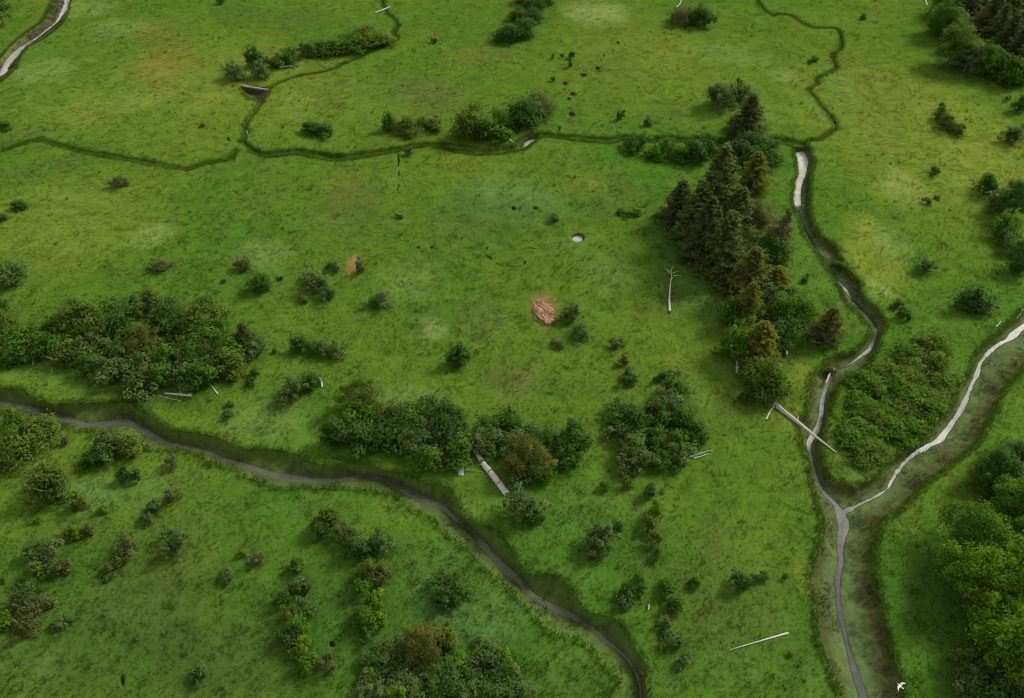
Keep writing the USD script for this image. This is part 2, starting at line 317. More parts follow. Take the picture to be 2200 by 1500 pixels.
W_A = ragged(poly(np.vstack([smooth(A_WU), smooth(A_WL)[::-1]]), -DA), 0.16, 301)
W_E1, W_E2 = ragged(band(E_W, -DE), 0.16, 302), ragged(band(E_W2, -DE), 0.10, 303)
W_E = shapely.union_all([W_E1, W_E2])
W_F = ragged(shapely.union_all([band(F_W, -DE), band([(2101, 796, 3), (2096, 806, 2.5), (2090, 818, 2.5), (2085, 834, 4)], -DE), band([(2176, 722, 4), (2172, 717, 5), (2168, 722, 4)], -DE), band([(2040, 915, 3), (2028, 925, 3), (2016, 942, 4)], -DE)]), 0.19, 304)
W_G = ragged(band(G_W, -DE), 0.14, 305)
W_H = ragged(shapely.union_all([band(H_W[:4], -DH), band([(x, y, 3.5) for x, y, _ in H_W[3:9]], -DH), band(H_W[8:], -DH)]), 0.22, 306)
B_BOT = band([(x, y, 5.0) for x, y, _ in B_LINE], -DB, -1.0)
B_WET = poly([(1117, 322), (1124, 318), (1127, 306), (1138, 299), (1152, 293), (1160, 291), (1152, 300), (1140, 308), (1128, 318)], -DB)
POND = rough_rim(ellipse(1242, 510, 14, 10), 0.22, 19)
POND_W = ragged(ellipse(1240, 514, 11.5, 7, -DP), 0.12, 307)
# each: rim, bottom or water, depth, bank colours (upper, lower; near-black lower ones paint narrow-channel shade), kind
CH = [
    dict(rim=rough_rim(poly(np.vstack([smooth(A_UP, 3), smooth(A_LO, 3)[::-1]])), 0.42, 1), wet=W_A, d=DA, pw=0.45, up=(0.050, 0.078, 0.017), lo=(0.044, 0.056, 0.019), g=0.48),
    dict(rim=rough_rim(shapely.union_all([poly(E_RIM), poly(F_RIM), poly(G_RIM)]), 0.34, 2), wet=shapely.union_all([W_E, W_F, W_G]), d=DE, pw=0.55, up=(0.042, 0.048, 0.015), lo=(0.056, 0.080, 0.029), g=0.34),
    dict(rim=rough_rim(poly(H_RIM), 0.2, 3), wet=W_H, d=DH, pw=0.6, up=(0.060, 0.070, 0.024), lo=(0.055, 0.050, 0.034), g=0.3),
    dict(rim=rough_rim(shapely.union_all([poly(updown(B_LINE)), poly([(1106, 325), (1116, 300), (1140, 286), (1166, 284), (1170, 292), (1150, 304), (1128, 322)])]), 0.2, 4), wet=shapely.union_all([B_BOT, B_WET]), d=DB, pw=1.2, up=(0.060, 0.100, 0.017), lo=(0.014, 0.016, 0.009), g=1.0),
    dict(rim=rough_rim(poly(updown(BL_LINE)), 0.15, 5), wet=band([(x, y, 3) for x, y, _ in BL_LINE], -0.7), d=0.6, pw=1.4, up=(0.050, 0.085, 0.016), lo=(0.022, 0.030, 0.010), g=0.8),
    dict(rim=rough_rim(shapely.union_all([band(C_LINE), poly(C_POOL), band(C2_LINE)]), 0.12, 6), wet=shapely.union_all([band([(x, y, 2.5) for x, y, _ in C_LINE], -DC), band([(x, y, 2.5) for x, y, _ in C2_LINE], -DC), ellipse(545, 198, 16, 5, -DC)]), d=DC, pw=0.5, up=(0.035, 0.048, 0.015), lo=(0.018, 0.018, 0.011), g=0.25),
    dict(rim=rough_rim(band(D_LINE), 0.14, 7), wet=band([(x, y, 3) for x, y, _ in D_LINE], -DD), d=DD, pw=0.55, up=(0.036, 0.052, 0.015), lo=(0.016, 0.017, 0.010), g=0.35),
    dict(rim=POND, wet=POND_W, d=DP, pw=0.5, up=(0.040, 0.050, 0.016), lo=(0.03, 0.026, 0.018), g=0.2),
]
for k, g in enumerate([x for x in GULLIES if x]):
    CH.append(dict(rim=rough_rim(band([(x, y, q * 1.1) for x, y, q in g]), 0.22, 20 + k), wet=band([(x, y, 1.2) for x, y, _ in g], -0.45), d=0.5, pw=0.8, up=(0.04, 0.08, 0.014), lo=(0.026, 0.042, 0.012), g=0.8))
for k, (cx, cy, rx, ry) in enumerate(PITS):
    CH.append(dict(rim=rough_rim(ellipse(cx, cy, rx * 1.1, ry * 1.2), 0.22, 40 + k), wet=ellipse(cx, cy, rx * 0.4, ry * 0.4, -0.4), d=0.5, pw=0.7, up=(0.035, 0.06, 0.015), lo=(0.022, 0.026, 0.012), g=0.4))


def edge_points(g, step=0.2):
    out = []
    for q in getattr(g, "geoms", [g]):
        for ring in [q.exterior, *q.interiors]:
            out.append(np.asarray(shapely.segmentize(ring, step).coords)[:-1])
    return np.vstack(out)


for c in CH:
    c["rimpts"], c["wetpts"] = edge_points(c["rim"]), edge_points(c["wet"])
    c["rimtree"], c["wettree"] = cKDTree(c["rimpts"]), cKDTree(c["wetpts"])
    c["box"] = c["rim"].bounds
    shapely.prepare(c["rim"]), shapely.prepare(c["wet"])
RIMTREE = cKDTree(np.vstack([c["rimpts"] for c in CH]))


BASIN = poly([(885, 528), (960, 532), (1020, 540), (1055, 565), (1100, 574), (1135, 560), (1190, 545), (1215, 520), (1200, 480), (1170, 455), (1110, 440), (1060, 445), (1040, 480), (990, 505), (930, 515)])
BASIN2 = poly([(1190, 290), (1205, 250), (1222, 200), (1260, 165), (1330, 95), (1345, 100), (1290, 150), (1262, 180), (1245, 230), (1225, 270)])
BTREE, BTREE2 = cKDTree(edge_points(BASIN, 0.3)), cKDTree(edge_points(BASIN2, 0.3))


def sunk(x, y, g, tree, depth, run):
    d, _ = tree.query(np.column_stack([x, y]))
    s = np.where(shapely.contains_xy(g, x, y), d, -d) + (fbm2(x, y, 2.0, 15, 3) - 0.5) * 2.2
    return -depth * np.clip(s / run, 0, 1)


def relief(x, y):
    return sunk(x, y, BASIN, BTREE, 0.40, 0.9) + sunk(x, y, BASIN2, BTREE2, 0.35, 0.9) + (fbm2(x, y, 22.0, 11, 3) - 0.5) * 0.7 + (fbm2(x, y, 4.2, 12, 2) - 0.5) * 0.36


def survey(x, y):
    """Height of the ground, channel number (-1 for meadow) and how far down the bank (0 rim, 1 water's edge, 2 bed)."""
    z0 = relief(x, y)
    xy = np.column_stack([x, y])
    which, down = np.full(len(x), -1), np.zeros(len(x))
    d, _ = RIMTREE.query(xy)
    z = z0 * np.clip(d / 2.5, 0, 1)
    for k, c in enumerate(CH):
        b = c["box"]
        idx = np.nonzero((x > b[0]) & (x < b[2]) & (y > b[1]) & (y < b[3]))[0]
        if not len(idx):
            continue
        idx = idx[shapely.contains_xy(c["rim"], x[idx], y[idx])]
        if not len(idx):
            continue
        dr, _ = c["rimtree"].query(xy[idx])
        dw, _ = c["wettree"].query(xy[idx])
        inw = shapely.contains_xy(c["wet"], x[idx], y[idx])
        t = dr / np.maximum(dr + dw, 1e-6)
        prof = np.where(t < 0.999, t, 1.0) ** c["pw"]
        zz = -c["d"] * prof + (0.17 * (fbm2(x[idx], y[idx], 0.8, 31, 3) - 0.5) + 0.22 * (fbm2(x[idx], y[idx], 2.4, 32, 3) - 0.5) * (t < 0.8)) * np.minimum(1, dr / 0.4) * np.minimum(1, dw / 0.5) * 2
        zz = np.where(inw, -c["d"] - np.minimum(0.35, 0.8 * dw), zz)
        lower = zz < z[idx] + 1e-6
        q = idx[lower]
        z[q] = zz[lower]
        which[q], down[q] = k, np.where(inw, 2.0, t)[lower]
    return z, which, down


def ground_z(x, y):
    return float(survey(np.array([float(x)]), np.array([float(y)]))[0][0])


# ------------------------------------------------------------------ what grows on the meadow: its own colour and painted shade, place by place
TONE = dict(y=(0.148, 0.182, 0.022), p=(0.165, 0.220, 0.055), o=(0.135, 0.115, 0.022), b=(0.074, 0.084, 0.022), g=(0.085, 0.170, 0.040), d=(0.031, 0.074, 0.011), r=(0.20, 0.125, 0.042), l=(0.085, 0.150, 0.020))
BLOBS = [(345, 135, 60, 50, "o", .75), (330, 68, 55, 22, "o", .45), (400, 140, 50, 20, "o", .5), (355, 190, 40, 22, "o", .5), (450, 215, 45, 22, "y", .6), (300, 215, 60, 25, "p", .35), (90, 150, 60, 30, "p", .4), (250, 60, 70, 25, "p", .35), (180, 20, 60, 20, "p", .4),
         (325, 505, 42, 30, "p", .5), (560, 545, 70, 30, "p", .4), (1280, 28, 70, 26, "p", .75), (1690, 165, 38, 16, "p", .5), (1540, 110, 70, 18, "g", .4), (1620, 130, 60, 16, "g", .4), (930, 712, 28, 22, "p", .7), (560, 900, 100, 45, "p", .3), (860, 850, 80, 22, "p", .35),
         (1010, 1330, 120, 60, "g", .75), (960, 1240, 80, 70, "g", .4), (190, 1060, 80, 40, "g", .6), (300, 1050, 60, 40, "g", .3), (90, 1450, 50, 70, "p", .4), (400, 1200, 70, 50, "y", .45), (300, 1330, 150, 90, "b", .55), (480, 1430, 150, 90, "b", .6), (330, 1240, 110, 50, "b", .5), (390, 1370, 60, 40, "b", .4),
         (1100, 820, 70, 40, "b", .5), (745, 400, 60, 40, "o", .35), (760, 440, 60, 40, "b", .4), (1040, 690, 60, 40, "b", .35), (180, 235, 70, 35, "y", .35), (1940, 400, 50, 40, "p", .9), (1880, 560, 70, 80, "y", .75), (1905, 520, 50, 45, "p", .4), (1890, 620, 40, 20, "p", .45), (1850, 480, 40, 20, "y", .6), (2060, 260, 110, 90, "y", .5), (2100, 360, 80, 60, "y", .5),
         (1870, 220, 60, 110, "b", .35), (1900, 180, 40, 50, "b", .3), (1800, 180, 40, 40, "g", .4), (1760, 230, 30, 30, "g", .3), (1060, 430, 110, 50, "g", .35), (1140, 440, 90, 40, "g", .4), (1320, 590, 70, 40, "p", .25), (880, 600, 60, 50, "p", .25), (1300, 420, 90, 60, "b", .25), (1240, 395, 60, 30, "y", .3),
         (700, 200, 60, 40, "b", .35), (900, 195, 90, 30, "b", .5), (1000, 120, 50, 30, "o", .25), (1300, 150, 80, 50, "b", .3), (640, 40, 90, 30, "d", .35), (520, 30, 60, 25, "d", .3), (800, 210, 60, 30, "l", .5), (650, 220, 60, 30, "l", .5), (1450, 110, 60, 30, "o", .2), (1440, 235, 60, 30, "b", .3),
         (1168, 660, 28, 32, "r", .9), (757, 566, 14, 22, "r", 1.0), (1170, 697, 12, 12, "r", .6), (1120, 800, 14, 8, "r", .25), (930, 68, 10, 9, "o", .5), (1044, 92, 12, 9, "o", .6), (50, 1350, 14, 8, "r", .4), (285, 1160, 12, 10, "r", .3),
         (1750, 560, 30, 60, "l", .7), (1690, 900, 40, 50, "y", .4), (1730, 820, 40, 40, "y", .6), (1720, 600, 30, 50, "l", .5), (1730, 1240, 20, 50, "y", .5), (1950, 1120, 30, 60, "y", .4), (2040, 840, 30, 30, "l", .6), (1620, 1180, 90, 90, "y", .2), (1540, 1340, 70, 60, "b", .35), (1450, 640, 60, 60, "b", .3), (1480, 560, 40, 25, "b", .4),
         (170, 800, 80, 40, "l", .7), (60, 800, 60, 40, "l", .5), (1010, 1090, 60, 40, "l", .6), (850, 1100, 60, 30, "l", .4), (1060, 1280, 60, 60, "l", .5), (1230, 1440, 80, 50, "l", .6), (640, 950, 50, 30, "l", .5), (1220, 1240, 50, 30, "l", .5), (1140, 1080, 40, 30, "b", .2), (1380, 1200, 60, 60, "d", .2),
         (2010, 1250, 90, 160, "d", .5), (1430, 480, 50, 80, "d", .35), (1490, 620, 60, 60, "g", .3), (2050, 150, 40, 30, "d", .3), (600, 1300, 50, 90, "d", .3), (700, 1320, 40, 90, "d", .4), (1850, 1300, 10, 10, "d", .0), (1500, 1230, 80, 80, "d", .2), (1560, 1440, 80, 60, "l", .3), (1000, 1470, 420, 90, "d", .4), (250, 1440, 420, 110, "d", .6), (280, 1260, 420, 150, "d", .45), (900, 1320, 300, 150, "d", .45), (1480, 1250, 320, 160, "d", .15), (1600, 1440, 300, 90, "d", .25), (2050, 1380, 120, 140, "d", .4), (1950, 300, 220, 190, "y", .5), (1450, 150, 250, 100, "y", .25), (380, 200, 330, 110, "y", .4), (150, 480, 200, 110, "y", .4), (1060, 470, 120, 55, "d", .35)]  # d blobs paint shade, as left of trees and along the near edge
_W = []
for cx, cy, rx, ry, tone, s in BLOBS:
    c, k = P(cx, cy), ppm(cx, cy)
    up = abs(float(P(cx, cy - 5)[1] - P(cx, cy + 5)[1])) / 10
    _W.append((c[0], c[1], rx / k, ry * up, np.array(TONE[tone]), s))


def turf(x, y):
    """Base colour of the sward at (x, y), shade blobs painted in."""
    a = np.clip((fbm2(x, y, 34.0, 51, 4) - 0.32) / 0.36, 0, 1)[:, None]
    b = np.clip((fbm2(x, y, 7.0, 52, 4) - 0.30) / 0.40, 0, 1)[:, None]
    c = np.clip((fbm2(x, y, 1.6, 53, 3) - 0.30) / 0.40, 0, 1)[:, None]
    col = (1 - a) * np.array([0.046, 0.112, 0.011]) + a * np.array([0.090, 0.130, 0.014])
    col = col * (1 - 0.45 * b) + 0.45 * b * np.array([0.066, 0.138, 0.013])
    e = np.clip((fbm2(x, y, 13.0, 54, 4) - 0.58) / 0.14, 0, 1)[:, None]
    col = col * (1 - 0.3 * e) + 0.3 * e * np.array([0.090, 0.100, 0.022])
    h = np.clip((fbm2(x, y, 9.0, 55, 4) - 0.60) / 0.14, 0, 1)[:, None]
    col = col * (1 - 0.5 * h) + 0.5 * h * np.array([0.092, 0.155, 0.028])
    wob = (fbm2(x, y, 3.0, 56, 4) - 0.5)
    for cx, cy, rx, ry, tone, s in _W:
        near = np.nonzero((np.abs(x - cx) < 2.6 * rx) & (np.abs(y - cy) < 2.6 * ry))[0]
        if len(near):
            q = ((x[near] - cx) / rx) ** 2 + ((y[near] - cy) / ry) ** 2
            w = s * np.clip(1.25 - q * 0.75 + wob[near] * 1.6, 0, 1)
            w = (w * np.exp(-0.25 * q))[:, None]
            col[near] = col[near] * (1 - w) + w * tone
    return col * (0.88 + 0.24 * c) * np.array([0.68, 0.69, 0.76])


def dress(x, y, which, down):
    """Colour of the ground: sward on the meadow, mud and sedge down the banks, painted shade in narrow creeks."""
    col = turf(x, y)
    n = fbm2(x, y, 1.1, 61, 4)[:, None]
    n2 = fbm2(x, y, 4.0, 62, 3)[:, None]
    for k, c in enumerate(CH):
        i = np.nonzero(which == k)[0]
        if not len(i):
            continue
        t = down[i][:, None]
        up, lo = np.array(c["up"]), np.array(c["lo"])
        w = np.clip((t - 0.35 + (n2[i] - 0.5) * 0.5) / 0.4, 0, 1)
        bank = up * (1 - w) + lo * w
        green = np.clip((n[i] - 1 + c["g"] + 0.12) / 0.25, 0, 1) * (t < 0.92) * (0.6 if c["g"] < 1 else 0.9)
        bank = bank * (1 - green) + green * col[i] * 0.75
        wet = np.clip((t - 0.93) / 0.05, 0, 1)
        bank = bank * (1 - wet) + wet * np.array([0.034, 0.029, 0.021])
        edge = np.clip(1 - t / 0.05, 0, 1) * 0.7
        fine = fbm2(x[i], y[i], 0.45, 63, 3)[:, None]
        col[i] = (bank * np.clip(0.25 + 0.8 * n[i] + 0.7 * fine, 0.45, 1.6)) * (1 - edge) + edge * col[i]
    return col


# points of the ground: fine in and beside the channels, coarser on the meadow, coarse out to the horizon
def inside_view(x, y, m=0.10):
    px, py = to_px(x, y, 0.0)
    return (px > -2200 * m) & (px < 2200 * (1 + m)) & (py > -1500 * m) & (py < 1500 * (1 + m)) & (y > 5)


gx, gy = np.meshgrid(np.arange(-165, 165, 0.6), np.arange(18, 262, 0.6), indexing="ij")
gx, gy = (gx + (RNG.random(gx.shape) - 0.5) * 0.4).ravel(), (gy + (RNG.random(gy.shape) - 0.5) * 0.4).ravel()
k = inside_view(gx, gy, 0.06)
pts = [np.column_stack([gx[k], gy[k]])]
for c in CH:
    g = c["rim"].buffer(0.35)
    step = 0.26 if c["rim"].area > 120 else 0.17
    b = g.bounds
    fx, fy = np.meshgrid(np.arange(b[0], b[2], step), np.arange(b[1], b[3], step), indexing="ij")
    fx, fy = (fx + (RNG.random(fx.shape) - 0.5) * step * 0.5).ravel(), (fy + (RNG.random(fy.shape) - 0.5) * step * 0.5).ravel()
    k = inside_view(fx, fy, 0.06)
    fx, fy = fx[k], fy[k]
    k = shapely.contains_xy(g, fx, fy)
    pts += [np.column_stack([fx[k], fy[k]]), c["rimpts"], c["wetpts"]]
    d = shapely.buffer(c["rim"], 0.07)
    pts.append(edge_points(d, 0.25))
mx, my = np.meshgrid(np.arange(-300, 301, 6.0), np.arange(-60, 420, 6.0), indexing="ij")
mx, my = mx.ravel(), my.ravel()
k = ~inside_view(mx, my, 0.06)
pts.append(np.column_stack([mx[k], my[k]]))
a = np.linspace(0, 2 * np.pi, 72, endpoint=False)
for r in (480, 700, 1100, 1800, 3000):
    pts.append(np.column_stack([r * np.cos(a), 120 + r * np.sin(a)]))
pts = np.vstack(pts)
_, keep = np.unique(np.round(pts / 0.05).astype(np.int64), axis=0, return_index=True)
pts = pts[np.sort(keep)]
tri = Delaunay(pts).simplices
z, which, down = survey(pts[:, 0], pts[:, 1])
v3 = np.column_stack([pts, z])
nz = np.cross(v3[tri[:, 1]] - v3[tri[:, 0]], v3[tri[:, 2]] - v3[tri[:, 0]])[:, 2]
tri[nz < 0] = tri[nz < 0][:, [0, 2, 1]]
gcol = dress(pts[:, 0], pts[:, 1], which, down)
tag(obj("ground", v3, tri, M_GROUND, col=gcol, smooth=True), "green marsh meadow cut by winding creek channels with mud banks", "meadow", kind="structure")


def water(name, g, level, mat, label):
    g = g.buffer(0.05).simplify(0.03)
    vs, fs, o = [], [], 0
    for q in getattr(g, "geoms", [g]):
        v, f = trimesh.creation.triangulate_polygon(q, engine="earcut")
        vs.append(np.column_stack([v, np.full(len(v), level)])), fs.append(f + o)
        o += len(v)
    v, f = np.vstack(vs), np.vstack(fs)
    s = np.cross(v[f[:, 1]] - v[f[:, 0]], v[f[:, 2]] - v[f[:, 0]])[:, 2] < 0
    f[s] = f[s][:, [0, 2, 1]]
    tag(obj(name, v, f, mat), label, "creek", kind="structure")


water("creek_water", W_A, -DA + 0.03, M_BROWN, "grey-brown water of the widest creek, winding from the left edge to the bottom")
GLEAM = [(1713, 330, .38), (1713, 445, .36), (1720, 470, .05), (1790, 590, .05), (1800, 607, .10), (1817, 625, .38), (1828, 641, .06), (1870, 685, .08), (1882, 712, .17), (1868, 750, .28), (1845, 768, .30), (1822, 785, .06), (1790, 802, .08), (1778, 825, .18), (1765, 880, .23), (1755, 925, .32), (1740, 945, .35), (1742, 985, .15), (1757, 1040, .18), (1800, 1100, .16), (1810, 1130, .17), (1802, 1250, .11), (1820, 1400, .11), (1850, 1500, .11), (1880, 1600, .11),  # brightness along the streams: sky reflection painted into the water colour
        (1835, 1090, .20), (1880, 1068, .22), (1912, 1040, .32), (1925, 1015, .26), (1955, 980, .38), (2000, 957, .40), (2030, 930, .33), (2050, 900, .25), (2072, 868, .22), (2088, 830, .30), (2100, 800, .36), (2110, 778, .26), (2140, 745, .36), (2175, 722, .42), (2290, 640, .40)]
sp = np.array(GLEAM)
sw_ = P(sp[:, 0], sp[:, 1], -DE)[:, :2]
g = shapely.union_all([W_F, W_E1, ragged(band(E_W2[5:8], -DE), 0.1, 303), ragged(band(E_W2[10:], -DE), 0.10, 303), W_G]).buffer(0.05).simplify(0.02)
vs, fs, o = [], [], 0
for q in getattr(g, "geoms", [g]):
    q = shapely.segmentize(q, 0.5)
    v, f = trimesh.creation.triangulate_polygon(q, engine="earcut")
    vs.append(np.column_stack([v, np.full(len(v), -DE + 0.045)])), fs.append(f + o)
    o += len(v)
v, f = np.vstack(vs), np.vstack(fs)
s = np.cross(v[f[:, 1]] - v[f[:, 0]], v[f[:, 2]] - v[f[:, 0]])[:, 2] < 0
f[s] = f[s][:, [0, 2, 1]]
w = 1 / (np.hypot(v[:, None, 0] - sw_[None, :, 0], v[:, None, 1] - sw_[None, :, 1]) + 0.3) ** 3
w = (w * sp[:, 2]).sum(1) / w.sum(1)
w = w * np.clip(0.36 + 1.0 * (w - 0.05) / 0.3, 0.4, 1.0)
tag(obj("stream_water", v, f, M_STREAM, col=w[:, None] * np.array([0.74, 0.745, 0.67])), "pale water, sky sheen painted in its colour, of the two right-hand streams and of the one they join into", "stream", kind="structure")
water("stream_water", W_H, -DH + 0.04, M_PALE_WATER, "pale water of the stream at the top left corner")
water("creek_water", B_BOT, -DB + 0.02, M_DARKW, "dark thread of water at the bottom of the upper creek")
water("creek_water", B_WET, -DB + 0.06, M_PALE_WATER, "pale gleaming water in the bend of the upper creek under the round bushes")
water("pond_water", POND_W, -DP + 0.05, M_PALE_WATER, "pale water of the tiny round pond in the middle of the meadow")

# ------------------------------------------------------------------ grass
def blades(x, y, z, h, width, col, n, lean, seed):
    """n leaning blades at each tuft: three corners each."""
    r = np.random.default_rng(seed)
    m = len(x)
    i = np.repeat(np.arange(m), n)
    k = len(i)
    b = r.random(k) * 2 * np.pi
    a = b + np.pi / 2 + r.normal(0, 0.5, k)
    rad = np.sqrt(r.random(k)) * h[i] * 0.55
    bx, by = x[i] + rad * np.cos(b), y[i] + rad * np.sin(b)
    hh = h[i] * (0.6 + 0.6 * r.random(k))
    w = width[i] * (0.7 + 0.6 * r.random(k)) / 2
    l = hh * lean * (0.7 + 0.8 * r.random(k))
    lx, ly = np.cos(b) * l, np.sin(b) * l
    dx, dy = np.cos(a) * w, np.sin(a) * w
    v = np.empty((k, 3, 3))
    v[:, 0] = np.column_stack([bx - dx, by - dy, z[i] - 0.05])
    v[:, 1] = np.column_stack([bx + dx, by + dy, z[i] - 0.05])
    v[:, 2] = np.column_stack([bx + lx, by + ly, z[i] + hh])
    nrm = np.column_stack([-np.cos(b) * 0.35 + r.normal(0, .2, k), -np.sin(b) * 0.35 + r.normal(0, .2, k), np.full(k, 1.0)])
    nrm /= np.linalg.norm(nrm, axis=1, keepdims=True)
    back = (np.cross(v[:, 1] - v[:, 0], v[:, 2] - v[:, 0]) * nrm).sum(1) < 0
    v[back] = v[back][:, [1, 0, 2]]
    c = col[i] * (0.85 + 0.3 * r.random(k))[:, None]
    return v.reshape(-1, 3), np.arange(3 * k).reshape(-1, 3), np.repeat(nrm, 3, 0), np.repeat(c, 3, 0)


N = 1700000
sx, sy = RNG.uniform(-165, 165, N), RNG.uniform(22, 250, N)
k = inside_view(sx, sy, 0.03)
sx, sy = sx[k], sy[k]
dens = np.clip(58.0 / np.hypot(sy, 75.0) * (0.78 + 0.32 * fbm2(sx, sy, 2.2, 71, 3)), 0, 1)
k = RNG.random(len(sx)) < dens
sx, sy = sx[k], sy[k]
sz, sw, sd = survey(sx, sy)
k = sw < 0
mx_, my_, mz_ = sx[k], sy[k], sz[k]
tall = fbm2(mx_, my_, 1.5, 72, 3)
tall2 = fbm2(mx_, my_, 11.0, 73, 3)
hgt = 0.09 + 0.20 * np.clip((tall - 0.30) / 0.4, 0, 1) ** 1.2 * (0.5 + tall2)
gv, gf, gn, gc = blades(mx_, my_, mz_, hgt, 0.05 + 0.08 * hgt, turf(mx_, my_) * 1.14, 4, 0.7, 81)
tag(obj("meadow_grass", gv, gf, M_GRASS, col=gc, normals=gn), "green and yellow-green marsh grass covering the whole meadow", "grass", kind="stuff")
# the fringe that hangs over the rims
fr = np.vstack([c["rimpts"] for c in CH[:7]])
fr = fr[inside_view(fr[:, 0], fr[:, 1], 0.03)]
fr = np.vstack([fr + RNG.normal(0, 0.16, fr.shape) for _ in range(2)])
fz, fw, fd = survey(fr[:, 0], fr[:, 1])
k = (fw < 0) | (fd < 0.06)
fr, fz = fr[k], np.maximum(fz[k], -0.15)
fh = 0.22 + 0.35 * RNG.random(len(fr)) * (0.4 + fbm2(fr[:, 0], fr[:, 1], 2.5, 74, 2))
gv, gf, gn, gc = blades(fr[:, 0], fr[:, 1], fz, fh, 0.05 + 0.08 * fh, turf(fr[:, 0], fr[:, 1]) * np.array([1.12, 1.15, 1.0]), 5, 0.8, 82)
tag(obj("rim_grass", gv, gf, M_GRASS, col=gc, normals=gn), "bright grass fringe hanging over the rims of the creek channels", "grass", kind="stuff")
# sedge down the banks
N = 260000
sel = (sw >= 0) & (sd > 0.08) & (sd < 0.93)
bx_, by_ = [], []
for c in CH[:7]:
    b = c["box"]
    n = int(min(60000, c["rim"].area * 26))
    qx, qy = RNG.uniform(b[0], b[2], n * 4), RNG.uniform(b[1], b[3], n * 4)
    q = shapely.contains_xy(c["rim"], qx, qy)
    qx, qy = qx[q][:n], qy[q][:n]
    q = inside_view(qx, qy, 0.03)
    bx_.append(qx[q]), by_.append(qy[q])
bx_, by_ = np.concatenate(bx_), np.concatenate(by_)
bz, bw, bd = survey(bx_, by_)
patch = fbm2(bx_, by_, 2.0, 75, 3)
k = (bw >= 0) & (bd > 0.06) & (bd < 0.90) & (patch > 0.40 + 0.08 * (bd > 0.7))
bx_, by_, bz, bw, bd, patch = bx_[k], by_[k], bz[k], bw[k], bd[k], patch[k]
bcol = dress(bx_, by_, bw, bd)
pale = (bw == 1)[:, None] * np.clip((bd - 0.35) / 0.3, 0, 1)[:, None]
bcol = bcol * 1.15 * (1 - 0.6 * pale) + 0.6 * pale * np.array([0.105, 0.120, 0.072])
bh = 0.14 + 0.3 * np.clip((patch - 0.42) / 0.3, 0, 1)
gv, gf, gn, gc = blades(bx_, by_, bz, bh, 0.04 + 0.08 * bh, bcol, 4, 0.7, 83)
tag(obj("bank_sedge", gv, gf, M_GRASS, col=gc, normals=gn), "olive and grey-green sedge growing down the muddy creek banks", "sedge", kind="stuff")
# dark rush tussocks dotted over the sward
N = 2400
tx, ty = RNG.uniform(-165, 165, N), RNG.uniform(24, 230, N)
keep = inside_view(tx, ty, 0.02) & (RNG.random(N) < np.clip((fbm2(tx, ty, 16.0, 76, 3) - 0.38) / 0.25, 0.03, 1))
tx, ty = tx[keep], ty[keep]
tz, tw, _ = survey(tx, ty)
keep = tw < 0
tx, ty, tz = tx[keep], ty[keep], tz[keep]
th = RNG.uniform(0.22, 0.48, len(tx))
tc = turf(tx, ty) * np.array([0.84, 0.94, 0.9])
tint = RNG.random(len(tx))[:, None]
tc = tc * (tint < 0.75) + (tint >= 0.75) * turf(tx, ty) * np.array([1.25, 1.2, 1.7])
gv, gf, gn, gc = blades(tx, ty, tz, th, 0.04 + 0.05 * th, tc, 26, 0.6, 84)
tag(obj("rush_tussocks", gv, gf, M_GRASS, col=gc, normals=gn), "small darker and paler rush tussocks dotted over the meadow", "rushes", kind="stuff")


# ------------------------------------------------------------------ shrubs and trees
def shade(normals, seed, k=0.35):
    """Soft normals for the leaves: outward, a little scattered, four corners each."""
    n = normals / np.maximum(np.linalg.norm(normals, axis=1, keepdims=True), 1e-9)
    n = n + np.random.default_rng(seed).normal(0, k, n.shape) + [0, 0, 0.75]
    return np.repeat(n / np.linalg.norm(n, axis=1, keepdims=True), 4, 0)


def leaves(centres, normals, size, aspect, seed, flat=0.55):
    """One diamond leaf cluster at each centre, facing roughly along normals."""
    r = np.random.default_rng(seed)
    n = len(centres)
    q = normals + r.normal(0, flat, (n, 3))
    q /= np.linalg.norm(q, axis=1, keepdims=True)
    t = np.cross(q, r.normal(0, 1, (n, 3)))
    t /= np.maximum(np.linalg.norm(t, axis=1, keepdims=True), 1e-9)
    u = np.cross(q, t)
    s = (size * (0.6 + 0.8 * r.random(n)))[:, None]
    q = np.where((q * normals).sum(1, keepdims=True) < 0, -q, q)
    v = np.stack([centres - t * s, centres - u * s * aspect + q * s * .12, centres + t * s, centres + u * s * aspect + q * s * .12], 1)
    back = (np.cross(v[:, 2] - v[:, 0], v[:, 3] - v[:, 1]) * q).sum(1) < 0
    v[back] = v[back][:, ::-1]
    f = np.arange(4 * n).reshape(-1, 4)
    f = np.vstack([f[:, [0, 1, 2]], f[:, [0, 2, 3]]])
    return v.reshape(-1, 3), f


